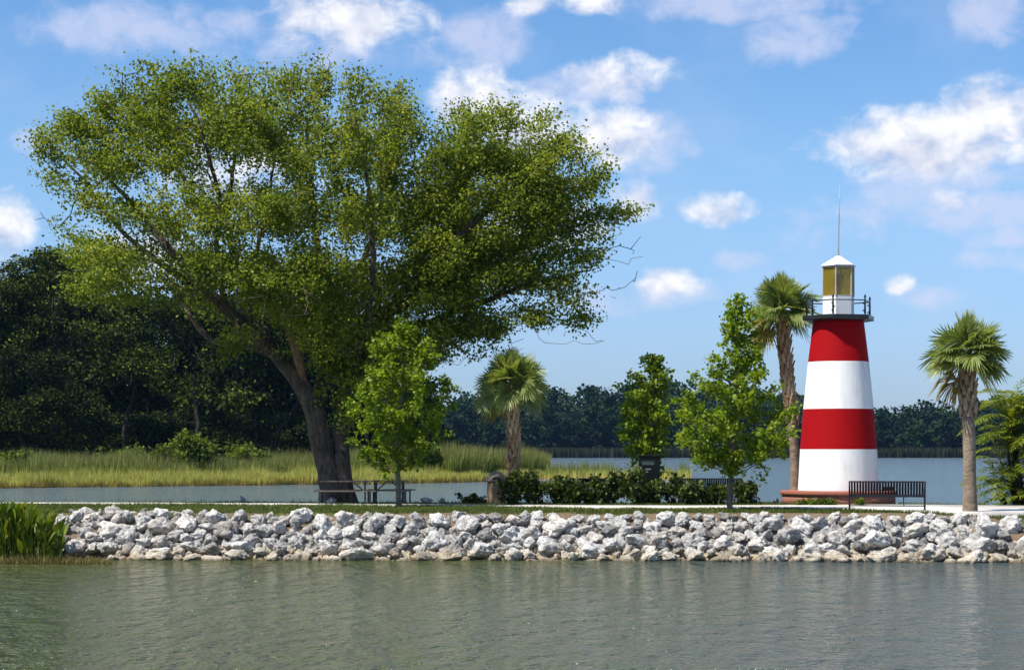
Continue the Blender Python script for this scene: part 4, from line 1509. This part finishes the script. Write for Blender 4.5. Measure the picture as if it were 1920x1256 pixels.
tries = 0
PLACED = np.zeros((0, 4))
while tries < 26000 and len(rocks) < 296:
    big = len(rocks) < 90
    px = 85 + 1885 * rg.random()
    u = rg.random()
    X = (px - CX) * 53.5 / F
    lim = 1.0
    if px < 430: u *= 1.0 + .55 * (430 - px) / 340      # the heap climbs onto the grass at the left
    Yp, z = slope_pt(X, min(u, 1.0))
    if u > 1: Yp += (u - 1) * 3.2; z = 1.14
    s = (.26 + .15 * rg.random()) if big else (.165 + .10 * rg.random())
    if u > .93: s *= .72
    tries += 1
    if px < 210 and u < .25: continue
    if len(PLACED):
        d = np.sqrt((PLACED[:, 0] - X) ** 2 + ((PLACED[:, 1] - Yp) * .8) ** 2 + ((PLACED[:, 2] - z) * 1.0) ** 2)
        if np.any(d < (PLACED[:, 3] + s) * .80): continue
    PLACED = np.vstack([PLACED, [X, Yp, z, s]])
    rocks.append((X, Yp, z, s, u, px))
print('rocks', len(rocks), 'tries', tries)
for i, (X, Yp, z, s, u, px) in enumerate(rocks):
    me = protos[int(rg.integers(12))]
    o = bpy.data.objects.new('boulder', me)
    COL.objects.link(o)
    o.location = (X, Yp, z + s * .10)
    o.rotation_euler = tuple(rg.random(3) * 6.283)
    o.scale = (s * (1.05 + .45 * rg.random()), s * (.95 + .3 * rg.random()), s * (.72 + .3 * rg.random()))
    # keep the long axis roughly level
    o.rotation_euler = (rg.normal() * .35 + (math.pi if rg.random() < .5 else 0), rg.normal() * .3, rg.random() * 6.283)
    k = rg.random()
    if k < .66: sh, cl_ = 'pale', .92 + .08 * rg.random()
    elif k < .90: sh, cl_ = 'light grey', .70 + .1 * rg.random()
    else: sh, cl_ = 'dark grey', .42 + .1 * rg.random()
    warm = .93 if rg.random() < .3 else 1.0
    o.color = (cl_, cl_ * (.5 + .5 * warm), cl_ * warm, 1)
    ppx = CX + X * F / Yp
    mk = next(m_ for a, b, m_ in MARKS if a <= ppx < b)
    row = 'at the waterline' if z < .18 else ('in the lower bank' if z < .5 else ('in the upper bank' if z < .98 else 'on the top edge'))
    sz = 'big' if s > .40 else ('medium' if s > .26 else 'small')
    tag(o, '%s %s rock %s %s' % (sz, sh, row, mk), 'rock', 'limestone rocks of the bank along the water')

# small rubble that fills the joints: nobody could count it
rub = rock_mesh('rubble_seed', 340, 3)
rvt = np.array([v.co[:] for v in rub.vertices]); rfc = np.array([p.vertices[:] for p in rub.polygons])
Vs, Fs = [], []
cnt = 0
for i in range(4500):
    px = 75 + 1910 * rg.random()
    if i >= 3300: px = 1975 + 900 * rg.random() if i % 3 else -150 - 600 * rg.random()
    X = (px - CX) * 53.5 / F
    u = rg.random() * (1.0 + (.5 * (430 - px) / 340 if 0 < px < 430 else 0))
    Yp, z = slope_pt(X, min(1, u))
    if u > 1: Yp += (u - 1) * 3.0; z = 1.12
    if 0 < px < 200 and u < .2: continue
    s = .06 + .17 * rg.random() ** 1.1
    if i >= 3300: s = .14 + .24 * rg.random()
    a, b, c = rg.random(3) * 6.283
    Rm = np.array(Matrix.Rotation(a, 3, 'X') @ Matrix.Rotation(b, 3, 'Y') @ Matrix.Rotation(c, 3, 'Z'))
    Vs.append((rvt * s * np.array([1.3, 1, .8])) @ Rm.T + np.array([X, Yp + .12, z - .14])); Fs.append(rfc + cnt); cnt += len(rvt)
me = fast_mesh('rubble', np.concatenate(Vs), None, np.concatenate(Fs))
o = link('rubble', me, None, [M['rock']], True)
o.color = (.40, .395, .385, 1)  # darker than the boulders, to paint deep shade into the gaps
tag(o, 'small broken limestone rubble filling the gaps between the bank rocks', 'rubble', None, 'stuff')

# single white rocks on the grass
for px, py, Y, s, sc_, lb in [(455, 936, 66.0, .15, (1, .8, 1.35), 'small upright white stone on the grass left of the picnic tables'), (622, 941, 64.6, .17, (1.2, .9, 1.1), 'white rock at the foot of the oak under the picnic table'),
                              (800, 943, 66.0, .22, (1.7, 1, .5), 'flat white slab of rock on the shore right of the picnic tables'), (830, 941, 66.3, .16, (1, .9, .8), 'lumpy white rock on the shore beside the flat white slab'),
                              (910, 941, 65.6, .24, (1.4, .9, .75), 'blue grey pale rock at the foot of the domed stone bin')]:
    o = bpy.data.objects.new('white_rock', protos[int(rg.integers(12))])
    COL.objects.link(o)
    o.location = (GX(px, Y), Y, GZ + s * .45)
    o.scale = tuple(s * k for k in sc_)
    o.rotation_euler = (rg.normal() * .15, rg.normal() * .15, rg.random() * 6)
    o.color = (.95, .95, .97, 1)
    tag(o, lb, 'rock')

# ------------------------------------------------------------------ lighthouse
LX, LY = GX(1572, 65.0), 65.0
lh = empty('lighthouse', (LX, LY, GZ), 'red and white striped lighthouse with glazed lantern on a round brick base', 'lighthouse')


def zz(py): return CH - (py - HY) * 65.0 / F - GZ       # local height


def LR(px): return px * 65.0 / F


def ring_part(name, prof, m_, n=72, a0=0.0, smooth=True, bev=0.0, cb=True, ct=True):
    bm = bmesh.new()
    lathe(bm, prof, n, (0, 0), a0, cb, ct)
    o = obj(name, bm, m_, lh, False, bev)
    if smooth:
        for p in o.data.polygons:
            p.use_smooth = abs(p.normal.z) < .7
    return o


H6 = math.radians(-9 - 9.6)
zb = [zz(922) - .08, zz(842), zz(767), zz(679), zz(598)]
rb = [1.365, 1.285, 1.18, 1.02, .84]
for k, (nm, mt) in enumerate([('white_band', 'white_paint'), ('red_band', 'red_paint'), ('white_band', 'white_paint'), ('red_band', 'red_paint')]):
    lift = .0
    ring_part(nm, [(rb[k], zb[k]), ((rb[k] + rb[k + 1]) / 2, (zb[k] + zb[k + 1]) / 2), (rb[k + 1], zb[k + 1])], M[mt], cb=False, ct=False)
# brick base with a rowlock coping
bb = ring_part('brick_base', [(1.90, -.05), (1.90, .34)], M['brick'])
cp = ring_part('coping', [(1.955, .343), (1.965, .36), (1.965, .45), (1.94, .465), (1.3, .475)], M['coping'], ct=False)
cp.parent = bb
# gallery: hexagonal deck
Rg = 71 * 65 / F
bm = bmesh.new()
lathe(bm, [(.95, zz(604)), (Rg * .985, zz(601.5)), (Rg, zz(600)), (Rg, zz(593)), (.2, zz(592))], 6, (0, 0), H6, True, True)
gal = obj('gallery', bm, M['black_paint'], lh)
# railing
Rr = 62.5 * 65 / F
rail = bmesh.new()
cor = [(Rr * math.sin(H6 + k * math.pi / 3), -Rr * math.cos(H6 + k * math.pi / 3)) for k in range(6)]
zt, z0 = zz(566), zz(592)
for k in range(6):
    a, b = cor[k], cor[(k + 1) % 6]
    bar(rail, (a[0], a[1], zt), (b[0], b[1], zt), .035, .035)
obj('handrail', rail, M['black_paint'], lh)
for x, y in cor:
    bm = bmesh.new()
    tube(bm, [(x, y, z0), (x, y, zt - .02), (x, y, zt + .05), (x, y, zt + .11), (x, y, zt + .17), (x, y, zt + .2)], [.034, .03, .024, .04, .024, .004], 8)
    for q in range(3):       # curled bracket below the rail
        s_ = .075 * (1 if q % 2 else -1)
        zq = z0 + .12 + q * .12
        tube(bm, [(x, y, zq - .05), (x * (1 - abs(s_) * .5) + s_ * .6, y * (1 - abs(s_) * .5), zq), (x, y, zq + .06)], [.014, .022, .014], 6)
    obj('railing_post', bm, M['black_paint'], lh, True)
# lantern
Rl = 30.5 * 65 / F
bm = bmesh.new()
lathe(bm, [(Rl * 1.02, zz(592) + .002), (Rl * 1.02, zz(557))], 6, (0, 0), H6, True, True)
obj('lantern_wall', bm, M['white_paint'], lh, False, .008)
zl0, zl1 = zz(557), zz(500.5)
vcor = [(math.sin(H6 + k * math.pi / 3), -math.cos(H6 + k * math.pi / 3)) for k in range(6)]
for k in range(6):
    a, b = Vector((*vcor[k], 0)) * Rl * .97, Vector((*vcor[(k + 1) % 6], 0)) * Rl * .97
    d = (b - a).normalized()
    bm = bmesh.new()
    a2, b2 = a + d * .02, b - d * .02
    nrm = Vector((d.y, -d.x, 0)) * .012
    vs = [bm.verts.new(v) for v in (a2 + Vector((0, 0, zl0 + .03)), b2 + Vector((0, 0, zl0 + .03)), b2 + Vector((0, 0, zl1 - .03)), a2 + Vector((0, 0, zl1 - .03)))]
    bm.faces.new(vs)
    r_ = bmesh.ops.extrude_face_region(bm, geom=bm.faces[:])
    bmesh.ops.translate(bm, verts=[v for v in r_['geom'] if isinstance(v, bmesh.types.BMVert)], vec=-nrm)
    obj('lantern_pane', bm, M['pane'], lh)
fr_ = bmesh.new()
for k in range(6):
    x, y = vcor[k][0] * Rl, vcor[k][1] * Rl
    tube(fr_, [(x, y, zl0 + .002), (x, y, zl1)], .026, 6)
    x2, y2 = vcor[(k + 1) % 6][0] * Rl, vcor[(k + 1) % 6][1] * Rl
    bar(fr_, (x * .985, y * .985, zl0 + .02), (x2 * .985, y2 * .985, zl0 + .02), .036, .036)
    bar(fr_, (x * .985, y * .985, zl1 - .02), (x2 * .985, y2 * .985, zl1 - .02), .036, .036)
obj('lantern_frame', fr_, M['frame_grey'], lh)
bm = bmesh.new()
lathe(bm, [(.05, zl0 + .003), (.05, zl0 + .3), (.17, zl0 + .34), (.18, zl0 + .72), (.12, zl0 + .76), (.0, zl0 + .8)], 20)
obj('lamp', bm, M['steel'], lh, True)
Re = 34.5 * 65 / F
bm = bmesh.new()
lathe(bm, [(Rl * .9, zl1 + .003), (Re, zl1 + .01), (Re, zl1 + .045), (0, zz(478))], 6, (0, 0), H6, True, False)
obj('roof', bm, M['roof_metal'], lh)
bm = bmesh.new()
tube(bm, [(0, 0, zz(479)), (0, 0, zz(476)), (0, 0, zz(470)), (.02, 0, zz(410)), (.055, 0, zz(342))], [.045, .032, .022, .018, .010], 8)
obj('antenna', bm, M['steel'], lh, True)

# ------------------------------------------------------------------ benches
def bench(label, loc, rz, L=2.35):
    t_ = empty('park_bench', loc, label, 'bench', 'black metal park benches', rz)
    b = M['bench_paint']
    # local: back at y=0 (towards -y side), seat to +y
    bm = bmesh.new()
    n = 26
    bar(bm, (-L / 2, -.115, .84), (L / 2, -.115, .84), .05, .04)
    bar(bm, (-L / 2, .015, .42), (L / 2, .015, .42), .03, .075)
    for k in range(n):
        x = -L / 2 + .05 + (L - .1) * k / (n - 1)
        pts = [(x, .015, .44), (x, -.03, .56), (x, -.085, .72), (x, -.115, .83)]
        for p, q in zip(pts, pts[1:]):
            bar(bm, p, q, .060, .008)
    # added plate standing in for a brown thing seen behind the bench
    box(bm, (.06, -.055, .63), (.34, .012, .12), Matrix.Rotation(math.radians(16), 3, 'X'))
    obj('backrest', bm, b, t_)
    bm = bmesh.new()
    bar(bm, (-L / 2, .50, .42), (L / 2, .50, .42), .045, .035)
    for k in range(n):
        x = -L / 2 + .05 + (L - .1) * k / (n - 1)
        for p, q in zip([(x, .02, .425), (x, .20, .405), (x, .38, .42)], [(x, .20, .405), (x, .38, .42), (x, .495, .425)]):
            bar(bm, p, q, .060, .008)
    obj('seat', bm, b, t_)
    for sx in (-1, 1):
        x = sx * (L / 2 + .02)
        bm = bmesh.new()
        tube(bm, [(x, -.02, 0), (x, .0, .25), (x, .01, .45), (x, -.07, .68), (x, -.115, .86)], .024, 8)
        obj('rear_leg', bm, b, t_, True)
        bm = bmesh.new()
        tube(bm, [(x, .56, 0), (x, .53, .25), (x, .50, .42)], .024, 8)
        obj('front_leg', bm, b, t_, True)
        bm = bmesh.new()
        tube(bm, [(x, -.07, .66), (x, .10, .68), (x, .38, .67), (x, .50, .62), (x, .53, .54), (x, .50, .44)], .022, 8)
        obj('armrest', bm, b, t_, True)
    bm = bmesh.new()
    bar(bm, (-L / 2, .26, .12), (L / 2, .26, .12), .03, .03)
    for sx in (-1, 1):
        bar(bm, (sx * (L / 2 + .02), -.01, .12), (sx * (L / 2 + .02), .55, .12), .028, .028)
    bar(bm, (L * .23, .26, .12), (L * .22, .26, .40), .03, .03)
    obj('stretcher', bm, b, t_)
    return t_


bx0, bx1 = np.array([GX(1594, 56.9), 56.9]), np.array([GX(1733, 56.5), 56.5])
bc = (bx0 + bx1) / 2; bl = float(np.linalg.norm(bx1 - bx0))
bench('black slatted metal bench standing alone on the pale paving before the lighthouse', (bc[0], bc[1], GZ + .064), math.atan2(bx1[1] - bx0[1], bx1[0] - bx0[0]), bl)
bench('dark metal bench behind the right end of the hedge, only its back top showing', (GX(1332, 65.2), 65.2, GZ + .02), .03, 2.0)
bench('dark metal bench behind the middle of the hedge, nearly hidden by leaves', (GX(1112, 65.2), 65.2, GZ + .02), -.02, 1.5)


# ------------------------------------------------------------------ picnic tables
def picnic_table(label, px, Y, rz, L):
    t_ = empty('picnic_table', (GX(px, Y), Y, GZ + .03), label, 'picnic table', 'picnic tables under the oak', rz)
    bm = bmesh.new()
    for k in range(5):
        box(bm, (0, -.31 + k * .155, .755), (L, .145, .04))
    obj('tabletop', bm, M['table_wood'], t_, False, .005)
    for sy in (-1, 1):
        bm = bmesh.new()
        for k in range(2):
            box(bm, (0, sy * (.66 + k * .135), .44), (L + .42, .125, .04))
        obj('bench_seat', bm, M['table_wood'], t_, False, .005)
    for sx in (-1, 1):
        x = sx * (L / 2 - .14)
        bm = bmesh.new()
        for sy in (-1, 1):
            bar(bm, (x, sy * .22, .73), (x, sy * .22, 0.0), .05, .05)
        bar(bm, (x, -.36, .715), (x, .36, .715), .045, .045)
        bar(bm, (x, -.80, .40), (x, .80, .40), .045, .045)
        bar(bm, (x, -.2, .10), (x, .2, .10), .045, .045)
        obj('leg_frame', bm, M['table_paint'], t_)
        bm = bmesh.new()
        bar(bm, (x - sx * .03, 0, .42), (x - sx * .38, 0, .72), .04, .04)
        obj('brace', bm, M['table_paint'], t_)
        for sy in (-1, 1):
            bm = bmesh.new()
            xx = sx * (L / 2 + .02)
            bar(bm, (xx, sy * .73, .41), (xx, sy * .73, 0), .05, .05)
            bar(bm, (xx, sy * .62, .405), (xx, sy * .84, .405), .045, .03)
            obj('seat_leg', bm, M['table_paint'], t_)
    return t_


picnic_table('long dark picnic table standing directly before the oak trunks', 647, 64.4, .06, 1.62)
picnic_table('dark picnic table right of the oak, partly behind the young tree trunk', 730, 65.4, -.05, 1.22)

# ------------------------------------------------------------------ domed stone bin
bn = empty('litter_bin', (GX(931, 65.2), 65.2, GZ), 'brown stone litter bin with a domed lid at the left end of the hedge', 'litter bin')
bm = bmesh.new()
lathe(bm, [(.33, 0), (.35, .03), (.35, .72), (.32, .74)], 8, (0, 0), .39, True, True)
obj('body', bm, M['bin_stone'], bn, False, .02)
bm = bmesh.new()
lathe(bm, [(.30, .745), (.36, .75), (.37, .80), (.35, .88), (.29, .98), (.20, 1.06), (.09, 1.10), (0, 1.11)], 32, (0, 0), 0, True)
lid = obj('lid', bm, M['bin_lid'], bn, True)
bm = bmesh.new()
box(bm, (0, -.335, .87), (.26, .05, .10))
fl = obj('flap', bm, M['black_paint'], lid, False, .01)

# ------------------------------------------------------------------ sign cabinet
sg = empty('sign_cabinet', (GX(1217, 64.8), 64.8, GZ), 'dark green black sign cabinet with pale lettering standing up out of the hedge', 'sign')
bm = bmesh.new()
box(bm, (0, 0, .81), (.70, .34, 1.62))
obj('body', bm, M['sign_paint'], sg, False, .015)
bm = bmesh.new()
box(bm, (-.05, -.176, 1.40), (.44, .012, .018)); box(bm, (-.05, -.176, 1.35), (.40, .012, .018))
box(bm, (-.05, -.176, 1.445), (.40, .012, .012))
obj('lettering', bm, M['sign_print'], sg)
bm = bmesh.new()
box(bm, (-.04, -.176, 1.19), (.18, .012, .05)); box(bm, (-.08, -.176, 1.10), (.08, .012, .05))
obj('emblem', bm, M['sign_print'], sg)
bm = bmesh.new()
box(bm, (0, 0, 1.65), (.76, .40, .05))
obj('cap', bm, M['sign_paint'], sg, False, .01)

# ------------------------------------------------------------------ small ground spotlight
sp = empty('ground_spotlight', (GX(1453, 62.6), 62.6, GZ), 'small dark ground spotlight beside the brick base of the lighthouse', 'spotlight')
bm = bmesh.new()
tube(bm, [(0, 0, 0), (0, 0, .12)], .02, 8)
obj('stake', bm, M['black_paint'], sp)
bm = bmesh.new()
tube(bm, [(-.05, 0, .14), (.03, 0, .17), (.10, .02, .20)], [.045, .06, .075], 12)
obj('lamp_head', bm, M['black_paint'], sp, True)

# ------------------------------------------------------------------ air
bm = bmesh.new()
box(bm, (0, 460, 22.0), (1840, 1000, 48.0))
def haze_fn(t_, out):
    pv_ = t_.n('ShaderNodeVolumePrincipled')
    pv_.inputs['Color'].default_value = (.30, .55, 1.0, 1)
    pv_.inputs['Density'].default_value = .000048
    pv_.inputs['Anisotropy'].default_value = .2
    t_.put(out.inputs['Volume'], pv_.outputs[0])
hz = obj('haze', bm, mat('haze', haze_fn))
tag(hz, kind='stuff')
